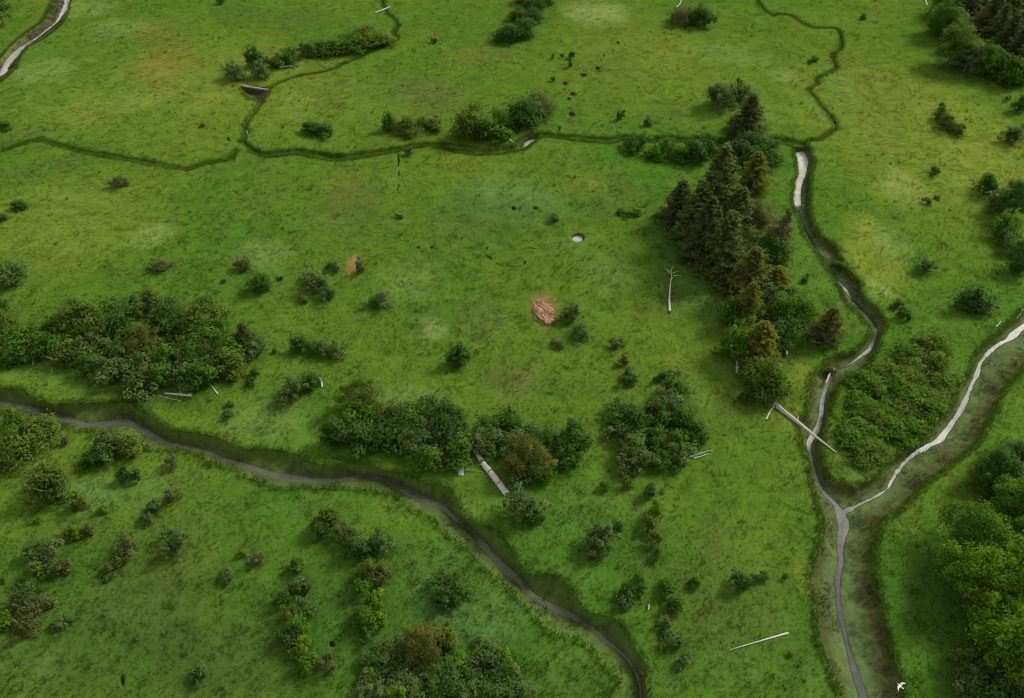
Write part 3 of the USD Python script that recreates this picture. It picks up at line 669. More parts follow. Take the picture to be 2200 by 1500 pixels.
def dome_foliage(width, height, base, n, leaf, clumps, seed, spread=0.30, hollow=0.55):
    """Leaf clusters gathered in clumps over an uneven dome; returns vertices, faces, how far out each leaf sits."""
    r = np.random.default_rng(seed)
    R, H = width / 2, height - base
    ang = r.random(clumps) * 2 * np.pi
    el = np.arcsin(r.random(clumps) ** 0.8)
    rad = 0.50 + 0.55 * r.random(clumps)
    k = 1 + 0.16 * np.sin(ang * 2 + r.random() * 6) + 0.10 * np.sin(ang * 3 + r.random() * 6)
    nd = 5 if clumps > 20 else 3
    da, dr = r.random(nd) * 6.283, 0.58 * np.sqrt(r.random(nd)) * R
    dz, ds = 0.45 + 0.55 * r.random(nd), 0.42 + 0.30 * r.random(nd)
    dr[0], dz[0] = dr[0] * 0.3, 1.0
    w = r.integers(0, nd, clumps)
    c = np.column_stack([np.cos(ang) * np.cos(el) * R * rad * k, np.sin(ang) * np.cos(el) * R * rad * k, np.sin(el) * H * 0.85 * rad])
    if clumps < 70:
        c *= np.column_stack([ds[w], ds[w], dz[w]])
        c[:, 0] += np.cos(da[w]) * dr[w]
        c[:, 1] += np.sin(da[w]) * dr[w]
    c[:, 2] += base + 0.10 * H
    cs = spread * (0.6 + 0.8 * r.random(clumps)) * min(R, H * 1.1)
    i = r.integers(0, clumps, n)
    d = r.normal(0, 1, (n, 3))
    d /= np.linalg.norm(d, axis=1, keepdims=True)
    rr = hollow + (1 - hollow) * r.random(n) + (r.random(n) < 0.14) * r.random(n) * 0.9
    p = c[i] + d * (cs[i] * rr)[:, None] * np.array([1, 1, 0.75])
    p[:, 2] = np.maximum(p[:, 2], base * 0.7 + 0.05)
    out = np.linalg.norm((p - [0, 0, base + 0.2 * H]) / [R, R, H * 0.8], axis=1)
    nrm = d * 0.6 + np.array([0, 0, 0.9])
    v, f = leaves(p, nrm, np.full(n, leaf), 0.6, seed + 1)
    q = d * 0.8 + (p - [0, 0, base]) / [R, R, H] * 0.9
    return v, f, np.repeat(out, 4), np.repeat(r.random(clumps)[i], 4), shade(q, seed)


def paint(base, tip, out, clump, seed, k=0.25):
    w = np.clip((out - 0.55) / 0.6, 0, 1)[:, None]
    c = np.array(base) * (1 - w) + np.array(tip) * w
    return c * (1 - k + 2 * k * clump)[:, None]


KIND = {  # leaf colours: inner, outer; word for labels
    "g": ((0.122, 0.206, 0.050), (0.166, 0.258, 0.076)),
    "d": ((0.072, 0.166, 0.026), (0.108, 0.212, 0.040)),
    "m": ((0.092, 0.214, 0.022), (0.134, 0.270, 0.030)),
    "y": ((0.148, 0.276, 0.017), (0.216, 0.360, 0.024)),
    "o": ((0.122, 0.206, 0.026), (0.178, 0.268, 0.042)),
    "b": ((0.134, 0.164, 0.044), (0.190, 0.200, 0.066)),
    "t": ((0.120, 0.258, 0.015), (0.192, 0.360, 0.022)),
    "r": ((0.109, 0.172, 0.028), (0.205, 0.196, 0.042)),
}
SIZE = {"S": (1.8, 850, 0.078, 16), "M": (3.6, 2000, 0.112, 32), "L": (6.6, 4600, 0.150, 64)}
MODELS = stage.CreateClassPrim("/World/Models")
models = {}
BARKC = (0.085, 0.070, 0.055)


def bark(parent, name, pts, radii, seed, color=BARKC, sides=6):
    v, f = tube(pts, radii, sides, 0.12, seed)
    return obj(name, v, f, M_BARK, parent, col=np.tile(np.array(color), (len(v), 1)))


def shrub_model(kind, size, var):
    key = ("shrub", kind, size, var)
    if key in models:
        return models[key]
    w, n, leaf, cl = SIZE[size]
    path = f"/World/Models/shrub_{kind}_{size}_{var}"
    UsdGeom.Xform.Define(stage, path)
    seed = abs(hash((ord(kind), ord(size), var))) % 9999
    h = w * 0.62
    sparse = 0.6 if kind == "b" else 1.0
    v, f, out, cm, sn = dome_foliage(w, h, 0.05 * h, int(n * sparse), leaf, cl, seed, spread=0.27)
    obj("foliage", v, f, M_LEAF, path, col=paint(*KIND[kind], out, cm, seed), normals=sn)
    r = np.random.default_rng(seed)
    for s in range(4 if size != "S" else 3):
        a = r.random() * 6.28
        e = np.array([math.cos(a) * w * 0.3, math.sin(a) * w * 0.3, h * 0.75])
        bark(path, "stem", [(0.05 * math.cos(a), 0.05 * math.sin(a), -0.15), e * 0.4 + [0, 0, h * 0.1], e * 0.75, e], np.array([0.05, 0.04, 0.028, 0.012]) * w / 3.0, s, sides=5)
    models[key] = path
    return path


def place(path, name, loc, rz, scale, label, cat, group=None):
    x = xform(name, loc, rz, scale)
    x.GetPrim().GetReferences().AddInternalReference(path)
    x.GetPrim().SetInstanceable(True)
    tag(x, label, cat, group)
    return x


def shrub(px, py, wpx, kind, label, ratio=0.62, group=None, name="shrub", stretch=1.0, rng=np.random.default_rng(99)):
    """A shrub whose middle the photograph shows at (px, py), wpx pixels wide."""
    w = wpx / float(ppm(px, py))
    h = w * ratio
    p = P(px, py, h * 0.42)
    size = "S" if w < 2.5 else "M" if w < 5.0 else "L"
    s = w * 1.22 / SIZE[size][0]
    gz = min(ground_z(p[0], p[1]), 0.3)
    place(shrub_model(kind, size, int(rng.integers(0, 3))), name, (p[0], p[1], gz), rng.random() * 360, (s, s, s * ratio / 0.62), label, "shrub", group)


def spruce_model(kind, var):
    key = ("spruce", kind, var)
    if key in models:
        return models[key]
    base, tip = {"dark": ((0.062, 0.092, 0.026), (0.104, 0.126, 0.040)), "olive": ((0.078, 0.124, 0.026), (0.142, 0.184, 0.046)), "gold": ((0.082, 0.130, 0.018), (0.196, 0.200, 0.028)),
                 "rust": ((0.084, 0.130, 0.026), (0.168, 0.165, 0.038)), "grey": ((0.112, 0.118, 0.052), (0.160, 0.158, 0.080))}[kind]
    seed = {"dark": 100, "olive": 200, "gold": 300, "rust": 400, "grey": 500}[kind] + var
    r = np.random.default_rng(seed)
    path = f"/World/Models/spruce_{kind}_{var}"
    UsdGeom.Xform.Define(stage, path)
    H, R = 10.0, 2.9                                       # drawn ten metres tall, then scaled
    bark(path, "trunk", [(0, 0, -0.3), (0.03, 0, 3), (0.0, 0.03, 6.5), (0, 0, 9.7)], [0.22, 0.17, 0.10, 0.02], seed, sides=8)
    C, Nn, S, W = [], [], [], []
    limbs = []
    z = 0.7
    while z < 9.75:
        f_ = (z - 0.5) / 9.4
        L = R * (1 - f_) ** 0.70 * (0.86 + 0.28 * r.random()) + 0.10
        nb = int(7 if f_ < 0.6 else 6)
        a0 = r.random() * 6.28
        for b in range(nb):
            if kind == "grey" and r.random() < 0.35:
                continue
            a = a0 + b * 6.283 / nb + r.normal(0, 0.2)
            l = L * (0.65 + 0.5 * r.random())
            droop = -0.20 + 0.15 * r.random() + 0.4 * f_
            t = np.sqrt(r.random(int(11 + 30 * l / R)))
            side = r.normal(0, 0.16, len(t)) * l * (1.15 - t * 0.7)
            x = np.cos(a) * l * t - np.sin(a) * side
            y = np.sin(a) * l * t + np.cos(a) * side
            zz = z + l * t * droop - 0.10 * l * t ** 2 + 0.14 * l * np.maximum(0, t - 0.7) + r.normal(0, 0.05, len(t))
            C.append(np.column_stack([x, y, zz]))
            Nn.append(np.column_stack([np.cos(a) * 0.35 * np.ones(len(t)), np.sin(a) * 0.35 * np.ones(len(t)), np.ones(len(t))]))
            S.append(0.17 + 0.11 * (1 - t) * (l / R))
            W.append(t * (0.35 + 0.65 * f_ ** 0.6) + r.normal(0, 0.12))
            if f_ < 0.8 and r.random() < (0.8 if kind == "grey" else 0.4):
                limbs.append(tube([(0, 0, z), (np.cos(a) * l * .5, np.sin(a) * l * .5, z + l * .5 * droop), (np.cos(a) * l * .95, np.sin(a) * l * .95, z + l * .95 * droop - .08 * l)], [0.05, 0.032, 0.012], 4, 0.0, 0, False))
        z += 0.36 * (1.15 - 0.55 * f_)
    C, Nn, S, W = np.vstack(C), np.vstack(Nn), np.concatenate(S), np.concatenate(W)
    v, f = leaves(C, Nn, S, 0.42, seed, 0.40)
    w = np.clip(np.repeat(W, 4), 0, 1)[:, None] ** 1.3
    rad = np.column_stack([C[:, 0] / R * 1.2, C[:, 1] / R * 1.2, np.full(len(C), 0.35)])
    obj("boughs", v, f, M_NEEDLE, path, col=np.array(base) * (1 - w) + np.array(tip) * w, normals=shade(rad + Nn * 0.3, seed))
    v, f = join(limbs)
    obj("limbs", v, f, M_BARK, path, col=np.tile([0.10, 0.09, 0.075], (len(v), 1)))
    models[key] = path
    return path


def height_from(px, ybase, ytop):
    """Height of something standing at (px, ybase) whose top the photograph shows in row ytop."""
    p, lo, hi = P(px, ybase), 0.0, 40.0
    for _ in range(50):
        m = (lo + hi) / 2
        lo, hi = (m, hi) if to_px(p[0], p[1], m)[1] > ytop else (lo, m)
    return lo


def spruce(px, ytop, ybase, wpx, kind, label, group=None, rng=np.random.default_rng(5)):
    p, h = P(px, ybase), height_from(px, ybase, ytop)
    w = wpx / float(ppm(px, (ytop + ybase) / 2))
    place(spruce_model(kind, int(rng.integers(0, 3))), "spruce_tree", (p[0], p[1], ground_z(p[0], p[1])), rng.random() * 360, (w / 4.9, w / 4.9, h / 10.0), label, "spruce tree", group)


def broadleaf_model(kind, var):
    key = ("tree", kind, var)
    if key in models:
        return models[key]
    path = f"/World/Models/tree_{kind}_{var}"
    UsdGeom.Xform.Define(stage, path)
    seed = 700 + 10 * "gdmyobtr".index(kind) + var
    r = np.random.default_rng(seed)
    W, H = 8.0, 9.0
    v, f, out, cm, sn = dome_foliage(W, H, 1.6, 11000, 0.135, 75, seed, spread=0.24, hollow=0.45)
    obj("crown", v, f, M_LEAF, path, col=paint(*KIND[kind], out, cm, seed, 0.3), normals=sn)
    bark(path, "trunk", [(0, 0, -0.3), (0.05, 0.02, 1.5), (0.0, 0.12, 3.5), (0.1, 0.1, 6.0)], [0.24, 0.19, 0.14, 0.06], seed, sides=8)
    for s in range(6):
        a = s * 1.05 + r.random() * 0.5
        e = np.array([math.cos(a) * W * 0.36, math.sin(a) * W * 0.36, 5.0 + 2.2 * r.random()])
        st = np.array([0.02, 0.05, 1.5 + 0.35 * s])
        bark(path, "limb", [st, st * 0.6 + e * 0.4 + [0, 0, 0.3], e], [0.11, 0.075, 0.025], seed + s, sides=6)
    models[key] = path
    return path


def broadleaf(px, py, wpx, kind, label, ratio=1.05, group=None, rng=np.random.default_rng(6)):
    w = wpx / float(ppm(px, py, 3.0))
    h = w * ratio
    p = P(px, py, h * 0.55)
    place(broadleaf_model(kind, int(rng.integers(0, 2))), "broadleaf_tree", (p[0], p[1], ground_z(p[0], p[1])), rng.random() * 360, (w / 8.4, w / 8.4, h / 9.0), label, "broadleaf tree", group)


WORD = {"g": "grey-green", "d": "dark green", "m": "mid-green", "y": "bright yellow-green", "o": "olive green", "b": "brownish"}


def spots(got):
    """Words for where each of the points lies among them: a part of the thicket, then its turn from left to right."""
    a = np.array([q[:2] for q in got])
    lo, hi = a.min(0), a.max(0)
    t = (a - lo) / np.maximum(hi - lo, 1)
    col = np.where(t[:, 0] < 0.34, "left", np.where(t[:, 0] > 0.66, "right", "middle"))
    row = np.where(t[:, 1] < 0.34, "upper", np.where(t[:, 1] > 0.66, "lower", ""))
    return [(f"{r} {c}".strip() if r or c != "middle" else "very middle") for r, c in zip(row, col)]


def thicket(outline, n, kinds, wpx, where, seed, ratio=(0.55, 0.8)):
    """Shrubs growing into one another inside the outline."""
    r = np.random.default_rng(seed)
    g = shapely.Polygon(outline)
    b, got, tries, far = g.bounds, [], 0, (wpx[0] + wpx[1]) * 0.36
    while len(got) < n and tries < 30000:
        tries += 1
        far *= 0.9997
        q = (r.uniform(b[0], b[2]), r.uniform(b[1], b[3]))
        if g.contains(shapely.Point(q)) and all(math.hypot(q[0] - s[0], (q[1] - s[1]) * 1.3) > far for s in got):
            got.append((*q, kinds[r.integers(0, len(kinds))]))
    place_of, rows = spots(got), {}
    for q, w in zip(got, place_of):
        rows.setdefault((q[2], w), []).append(q)
    for (kind, w), some in rows.items():
        some.sort()
        for i, q in enumerate(some):
            turn = "" if len(some) == 1 else (("left", "right") if len(some) == 2 else ("leftmost", "middle", "rightmost") if len(some) == 3 else ("leftmost", "second", "third", "rightmost"))[min(i, 3)] + f" of {('', '', 'two', 'three', 'four')[min(len(some), 4)]}, "
            shrub(q[0], q[1], r.uniform(*wpx) * 1.28, kind, f"{WORD[kind]} shrub, {turn}{w} of {where}", r.uniform(*ratio) * 0.82, group=f"shrubs of {where}", rng=r)

# ------------------------------------------------------------------ spruces
for a in [
    (1600, 203, 298, 78, "dark", "dark brown spruce standing alone against a grey-green bush above the upper creek"),
    (1522, 310, 500, 112, "olive", "tallest olive-brown spruce, its spire at the top of the big spruce group"),
    (1455, 388, 475, 80, "dark", "short dark spruce on the left flank of the tallest spruce"),
    (1572, 400, 520, 90, "olive", "olive spruce with a blunt top close behind the right side of the tallest spruce"),
    (1545, 450, 590, 95, "olive", "olive-brown spruce in the middle of the spruce group, below the tallest one"),
    (1612, 326, 412, 76, "gold", "small tiered spruce with golden right side, standing clear right of the tallest spruce"),
    (1490, 392, 520, 90, "olive", "olive spruce pressed against the left side of the tallest spruce"),
    (1505, 420, 560, 88, "dark", "dark spruce low on the left side of the spruce group"),
    (1664, 446, 560, 58, "grey", "grey-brown half-dead spruce at the right edge of the spruce group"),
    (1600, 530, 640, 95, "rust", "brownish spruce with wide boughs in the lower half of the spruce group"),
    (1657, 572, 640, 85, "gold", "golden orange spruce at the right of the lower spruce group"),
    (1598, 606, 692, 68, "gold", "small olive spruce with pale tiered boughs on the left side of the lower group"),
    (1622, 692, 775, 96, "gold", "golden spruce at the lower end of the group, above the yellow-green bush"),
    (1770, 660, 730, 72, "rust", "lone round rusty gold spruce between the spruce group and the stream"),
    (342, 622, 690, 70, "olive", "olive spruce at the top corner of the big left thicket"),
    (378, 640, 680, 46, "dark", "small dark spruce beside the topmost spruce of the left thicket"),
    (535, 694, 752, 46, "dark", "small dark spruce at the right tip of the big left thicket"),
    (2068, -45, 48, 60, "dark", "leftmost dark spruce of the forest in the top right corner"),
    (2112, -20, 82, 66, "dark", "dark spruce behind the pale round bush of the top right forest"),
    (2152, -35, 62, 62, "olive", "olive spruce high up in the forest of the top right corner"),
    (2150, 30, 122, 62, "dark", "dark spruce in the middle of the top right forest"),
    (2194, -10, 100, 70, "olive", "olive spruce on the right edge of the picture in the top right forest"),
    (2190, 75, 168, 66, "dark", "lowest dark spruce of the top right forest, at the picture's right edge"),
    (2095, -62, 30, 58, "dark", "dark spruce cut by the top edge, second of the top right forest"),
    (2178, -50, 44, 60, "dark", "dark spruce cut by the top edge near the top right corner"),
    (2128, 8, 104, 60, "olive", "olive spruce in the heart of the top right forest"),
    (2170, 56, 146, 60, "dark", "dark spruce in the lower heart of the top right forest"),
    (2205, 40, 130, 60, "dark", "dark spruce beside the lowest one at the top right forest's edge"),
    (2225, 40, 140, 70, "dark", "dark spruce half cut off by the right edge in the top right forest"),
]:
    spruce(*a)

# ------------------------------------------------------------------ broadleaf trees
for a in [
    (1622, 470, 92, "b", "greyish brown round-headed tree on the right side of the spruce group"),
    (1655, 520, 80, "b", "brownish tree below the half-dead spruce at the group's right edge"),
    (1605, 515, 70, "o", "olive round-headed tree in the middle of the spruce group"),
    (775, 848, 100, "o", "olive-brown bushy tree at the upper left of the middle thicket", 0.85),
    (1130, 976, 104, "r", "rusty gold bushy tree just right of the split white log", 0.9),
    (905, 1380, 98, "r", "brown fan-shaped bushy tree among grey shrubs at the bottom of the picture", 1.0),
    (302, 728, 84, "r", "rust-tinged round tree at the middle of the big left thicket", 0.9),
    (2035, 38, 72, "m", "mid-green rounded tree at the upper left corner of the top right forest"),
    (2062, 85, 92, "o", "pale olive rounded tree bulging out of the top right forest's edge"),
    (2085, 118, 66, "g", "grey-green tree below the pale bulging tree at the top right forest's edge"),
    (2125, 128, 62, "m", "bright green small tree at the bottom edge of the top right forest"),
    (2110, 52, 60, "b", "brownish tree inside the top right forest, behind the pale bulging tree"),
    (2150, 1010, 100, "d", "dark green tree on the right edge of the picture above the bright trees"),
    (2195, 1080, 130, "m", "mid-green tree on the right edge, topmost of the bright tree group"),
    (2110, 1145, 140, "m", "mid-green tree with a long left side in the bright tree group at lower right"),
    (2185, 1225, 165, "t", "yellow-green tree in the centre of the bright group at lower right"),
    (2105, 1240, 150, "t", "yellow-green tree jutting out left of the bright group at lower right"),
    (2200, 1370, 190, "t", "lowest yellow-green tree on the right edge of the picture"),
    (2150, 1320, 120, "t", "yellow-green tree low between the bright group's centre and the bottom undergrowth"),
    (2215, 1150, 120, "t", "yellow-green tree cut by the right edge behind the bright group"),
    (2190, 985, 90, "d", "dark tree cut by the right edge where the bank meadow narrows"),
    (-8, 15, 62, "m", "green tree cut off by the top left corner beside the stream"),
    (2192, 428, 78, "d", "dark tree on the right edge behind the grey-green bushes halfway up"),
    (2200, 545, 70, "d", "dark tree at the lower end of the bushes halfway up the right edge"),
]:
    broadleaf(*a)

# ------------------------------------------------------------------ single shrubs
for a in [
    # upper meadow
    (472, 2, 20, "d", "tiny dark shrub cut by the top edge left of centre"),
    (541, 128, 38, "d", "dark round shrub at the left end of the bushes along the upper left creek", .9),
    (505, 158, 46, "g", "grey-green low shrub left of the log that bridges the creek pool"),
    (560, 155, 44, "g", "grey-green shrub just above the log that bridges the creek pool"),
    (585, 135, 40, "o", "olive shrub between the dark round shrub and the creekside row"),
    (622, 122, 46, "d", "dark shrub, first of the creekside row up left"),
    (656, 108, 34, "d", "dark peaked shrub, second of the creekside row up left", .9),
    (705, 106, 84, "o", "olive low bush in the middle of the creekside row up left", .30),
    (752, 95, 88, "m", "mid-green low bush in the middle of the creekside row up left", .28),
    (800, 80, 92, "o", "olive low bush, last of the creekside row near the creek's bend", .32),
    (435, 271, 13, "d", "tiny dark shrub alone in the upper left meadow"),
    (665, 277, 46, "d", "dark low shrub above the upper creek, left of two", .42),
    (700, 282, 48, "d", "dark low shrub above the upper creek, right of two", .42),
    (252, 394, 42, "b", "brownish low shrub alone in the left meadow below the grassy ditch", .5),
    (36, 442, 34, "d", "small dark shrub near the left edge of the meadow", .5),
    (6, 466, 28, "g", "small grey-green shrub cut by the left edge of the meadow", .6),
    (8, 270, 34, "m", "mid-green low shrub on the left edge above the grassy ditch", .5),
    (832, 267, 34, "d", "dark round shrub with pointed top above the upper creek", .95),
    (880, 270, 56, "o", "olive low bush right beside the dark pointed shrub, left of two", .5),
    (920, 268, 52, "o", "olive low bush beside the dark pointed shrub, right of two", .5),
    (878, 325, 22, "g", "small grey-green shrub overhanging the upper creek", .9),
    (1030, 270, 92, "o", "big olive bush, left end of the clump above the upper creek's bend", .66),
    (1070, 268, 62, "m", "mid-green bush in the middle of the clump above the upper creek's bend", .75),
    (1112, 250, 80, "d", "dark bush in the middle of the clump above the upper creek's bend", .68),
    (1155, 228, 76, "b", "brownish bush, right end of the clump above the upper creek's bend", .62),
    (1080, 292, 50, "m", "low green bush at the front of the clump above the upper creek's bend", .5),
    (1333, 245, 20, "d", "small dark upright shrub above the upper creek right of centre", 1.1),
    (1392, 260, 24, "g", "faint small grey-green shrub above the upper creek right of centre", .8),
    (932, 87, 18, "d", "tiny dark low shrub in the upper middle meadow", .6),
    (1228, 119, 17, "d", "tiny dark shrub, larger of the upright pair in the upper middle meadow", 1.0),
    (1225, 138, 13, "d", "tiny dark upright shrub just below a larger one in the upper middle meadow", 1.3),
    (1188, 121, 8, "d", "very small dark upright shrub left of the tiny pair", 1.6),
    (1207, 119, 7, "d", "very small dark upright shrub between the pair and its left neighbour", 1.6),
    (1187, 171, 8, "d", "very small dark upright shrub left of the dark pits", 1.6),
    (1465, 34, 56, "b", "brownish bush at the top of the picture, left half of a clump", .6),
    (1508, 38, 54, "d", "dark bush at the top of the picture, right half of a clump", .7),
    (1552, 215, 62, "g", "grey-green round bush left of the lone dark spruce", .7),
    (1590, 200, 50, "g", "grey-green bush behind the lone dark spruce", .8),
    (1575, 265, 40, "m", "mid-green shrub at the foot of the lone dark spruce", .7),
    (1748, 129, 24, "d", "small dark low shrub left of the winding ditch on the upper right", .45),
    (1858, 36, 18, "m", "small green shrub right of the winding ditch near the top", .7),
    # right meadow
    (2025, 228, 14, "d", "tiny dark shrub just above the elongated bush of the right meadow", .9),
    (2022, 249, 34, "d", "dark upper end of the elongated bush in the right meadow", .7),
    (2042, 264, 42, "o", "olive middle shrub of the elongated bush in the right meadow", .7),
    (2062, 280, 30, "d", "dark lower end of the elongated bush in the right meadow", .7),
    (2010, 370, 27, "d", "small dark low shrub below the elongated bush in the right meadow", .55),
    (1994, 432, 22, "g", "sparse small shrub on the pale patch of the right meadow", .6),
    (2012, 425, 14, "g", "tiny sparse shrub on the right side of the pale meadow patch", .6),
    (2165, 213, 10, "d", "tiny dark shrub under the edge of the top right forest", 1.2),
    (2192, 228, 34, "d", "dark shrub on the right edge just below the top right forest", .9),
    (2180, 293, 42, "g", "grey-green shrub on the right edge in the upper right meadow", .8),
    (2125, 405, 50, "d", "dark shrub, upper left corner of the bushes halfway up the right edge", .7),
    (2150, 436, 60, "g", "grey-green shrub with pale leaves in the bushes halfway up the right edge", .75),
    (2178, 405, 44, "b", "brownish shrub at the top of the bushes halfway up the right edge", .7),
    (2160, 492, 62, "m", "mid-green shrub at the middle of the bushes halfway up the right edge", .7),
    (2170, 525, 50, "g", "grey-green shrub below the mid-green one at the right edge", .7),
    (2195, 575, 36, "d", "dark shrub at the foot of the bushes halfway up the right edge", .8),
    (1990, 574, 38, "g", "grey-green round shrub alone in the middle of the right meadow", .75),
    (2080, 648, 66, "d", "dark green dense shrub in the right meadow above the pale stream", .68),
    (2112, 655, 50, "g", "grey-green right half of the dense shrub above the pale stream", .7),
    (1930, 652, 26, "g", "grey-green small shrub on the bank right of the narrow stream", .9),
    (1943, 673, 34, "d", "dark small shrub on the bank right of the narrow stream", .75),
    (1730, 595, 22, "d", "small dark low shrub between spruce group and narrow stream", .6),
    (1808, 560, 34, "m", "mid-green shrub hanging into the narrow stream's right bank", .6),
    # middle meadow
    (1360, 460, 30, "d", "dark low shrub in the meadow left of the tallest spruce", .45),
    (1335, 456, 22, "d", "tiny dark low shrub left of another in the meadow near the tallest spruce", .45),
    (1190, 467, 26, "g", "faint grey-green low shrub above the tiny pond", .5),
    (855, 466, 18, "d", "tiny dark shrub below the small gully in the middle meadow", .6),
    (14, 592, 66, "g", "grey-green bush on the left edge above the left thicket", .75),
    (5, 665, 42, "d", "dark shrub on the left edge above the olive bushes", .8),
    (330, 572, 34, "b", "brownish low shrub, left of a touching pair above the left thicket", .6),
    (352, 572, 36, "b", "brownish low shrub, right of a touching pair above the left thicket", .5),
    (530, 568, 40, "b", "brownish low shrub in the meadow right of the touching pair", .65),
    (555, 614, 50, "d", "dark shrub with grey front in the meadow right of the left thicket", .72),
    (600, 599, 15, "d", "tiny dark shrub right of the dark shrub with grey front", .7),
    (480, 606, 18, "m", "tiny green low shrub left of the dark shrub with grey front", .5),
    (716, 572, 32, "g", "grey-green small shrub left of the orange bare patch", .8),
    (772, 573, 28, "b", "brownish-grey shrub touching the orange bare patch's right side", 1.1),
    (672, 607, 58, "g", "grey-green bush, larger of the pair below the orange bare patch", .62),
    (703, 631, 38, "g", "grey-green shrub, smaller of the pair below the orange bare patch", .7),
    (655, 642, 26, "g", "faint grey-green shrub left of the pair below the orange bare patch", .5),
    (817, 648, 48, "g", "grey-green low shrub alone between the orange patch and the brush pile", .5),
    (978, 771, 54, "d", "dark round bush alone in the middle meadow", .85),
    (1226, 676, 42, "g", "grey-green shrub right beside the pinkish brush pile", .85),
    (1248, 716, 40, "g", "faint grey-green shrub below the one beside the pinkish brush pile", .6),
    (1200, 738, 30, "g", "small pale shrub below the pinkish brush pile", .6),
    (1332, 738, 34, "b", "brownish shrub, topmost of the column right of centre", .8),
    (1342, 772, 32, "b", "brownish shrub, second of the column right of centre", .8),
    (1348, 800, 28, "g", "grey-green shrub, third of the column right of centre", .8),
    (1350, 818, 34, "d", "dark shrub at the foot of the column right of centre", .8),
    (1418, 814, 30, "d", "dark half of the shrub above the right-centre thicket", .8),
    (1448, 808, 40, "g", "grey-green half of the shrub above the right-centre thicket", .7),
    (640, 742, 44, "d", "dark grey shrub right of the left thicket, left of a row of three", .75),
    (684, 748, 40, "g", "grey-green shrub right of the left thicket, middle of a row of three", .75),
    (718, 752, 42, "g", "grey-green shrub right of the left thicket, right of a row of three", .7),
    (500, 755, 56, "d", "dark shrub at the right side of the left thicket", .6),
    (548, 745, 54, "g", "grey-green shrub under the small dark spruce at the thicket's tip", .6),
    (590, 754, 13, "d", "tiny dark shrub off the right tip of the left thicket", .8),
    (446, 653, 42, "d", "dark shrub above the right part of the left thicket", .6),
    (246, 658, 42, "d", "dark shrub at the upper left edge of the left thicket", .7),
    (282, 645, 36, "g", "grey-green shrub at the upper edge of the left thicket", .6),
    (552, 800, 26, "m", "mid-green small shrub left of the white stake's bush", .9),
    (540, 822, 24, "d", "dark small shrub below a mid-green one, left of the white stake's bush", .8),
    (630, 840, 58, "g", "grey-green bush left of the white stake", .8),
    (660, 825, 46, "d", "dark shrub between the grey-green bush and the white stake", .7),
    (495, 870, 26, "g", "faint grey-green shrub on the meadow above the main creek", .6),
    (490, 890, 30, "g", "faint grey-green low shrub nearest the main creek's upper rim", .5),
    # middle thicket
    (714, 935, 64, "d", "dark round shrub at the left end of the middle thicket", .85),
    (790, 905, 60, "m", "mid-green shrub below the olive-brown bushy tree", .7),
    (842, 903, 60, "b", "brownish shrub right of the bushy tree in the middle thicket", .7),
    (793, 935, 26, "y", "small bright yellow-green shrub low in the middle thicket", .8),
    (1160, 1000, 50, "m", "mid-green shrub at the right foot of the rusty tree", .7),
    (1120, 1092, 72, "g", "grey-green bush at the lower end of the split white log", .95),
    (1150, 1110, 40, "d", "dark shrub at the lower right of the log-end bush", .8),
    (1290, 1165, 66, "g", "grey-green bush with whitish lower leaves right of the creek", .85),
    (1283, 1145, 36, "o", "olive tip growing through the grey-green bush right of the creek", 1.1),
    (1325, 1140, 34, "d", "dark right side of the grey-green bush right of the creek", .8),
    (1300, 1040, 30, "m", "small mid-green shrub below the right-centre thicket", .9),
    (1345, 1040, 30, "m", "second small mid-green shrub below the right-centre thicket", .9),
    (1400, 1058, 40, "g", "grey-green shrub at the top of the narrow row right of centre", .9),
    (1412, 1098, 40, "y", "bright yellow-green shrub in the narrow row right of centre", 1.0),
    (1400, 1130, 38, "o", "olive shrub in the narrow row right of centre", .9),
    (1414, 1158, 38, "o", "second olive shrub in the narrow row right of centre", .9),
    (1408, 1188, 28, "m", "mid-green shrub at the foot of the narrow row right of centre", 1.0),
    (1360, 1262, 48, "d", "dark shrub on the meadow right of the creek near the bottom", .8),
    (1345, 1290, 40, "g", "grey-green shrub beside the little white stick near the creek", .8),
    (1375, 1240, 30, "m", "mid-green shrub topping the dark one right of the creek", .9),
    (1440, 1262, 44, "m", "mid-green shrub, topmost of the loose row at lower right centre", .8),
    (1490, 1252, 36, "m", "mid-green shrub right of the loose row at lower right centre", .8),
    (1455, 1305, 50, "m", "mid-green shrub in the middle of the loose row at lower right centre", .8),
    (1430, 1340, 44, "g", "grey-green shrub in the middle of the loose row at lower right centre", .7),
    (1450, 1375, 44, "g", "grey-green shrub low in the loose row at lower right centre", .8),
    (1468, 1415, 40, "g", "grey-green shrub at the foot of the loose row at lower right centre", .7),
    (1590, 1246, 50, "d", "dark round bush in the lower right meadow", .9),
    (1632, 1240, 34, "d", "dark small shrub right of the dark round bush in the lower right meadow", .7),
    (1690, 1240, 18, "m", "tiny green shrub near the rim left of the right-hand stream", .8),
    # right bank bushes
    (1640, 815, 100, "o", "big olive yellow-green bush below the spruce group", .72),
    (1604, 856, 34, "d", "dark shrub at the lower left of the big yellow-green bush", .8),
    (1676, 832, 52, "y", "bright shrub at the right side of the big yellow-green bush", .6),
    (1785, 785, 30, "b", "brownish dead shrub on the bank where the narrow stream bends", .8),
    # lower left
    (40, 950, 110, "o", "big olive bush on the left edge below the main creek", .55),
    (85, 925, 60, "o", "olive bush right of the big one on the left edge below the creek", .6),
    (30, 905, 60, "m", "mid-green bush behind the big olive one below the creek", .6),
    (136, 945, 24, "b", "small brownish shrub below the main creek", .9),
    (205, 985, 56, "d", "dark shrub, left of the clump below the main creek", .7),
    (232, 955, 60, "g", "grey-green bush at the top of the clump below the main creek", .7),
    (262, 968, 62, "o", "olive bush at the right of the clump below the main creek", .65),
    (368, 990, 34, "b", "small brownish shrub on the rim below the main creek", .8),
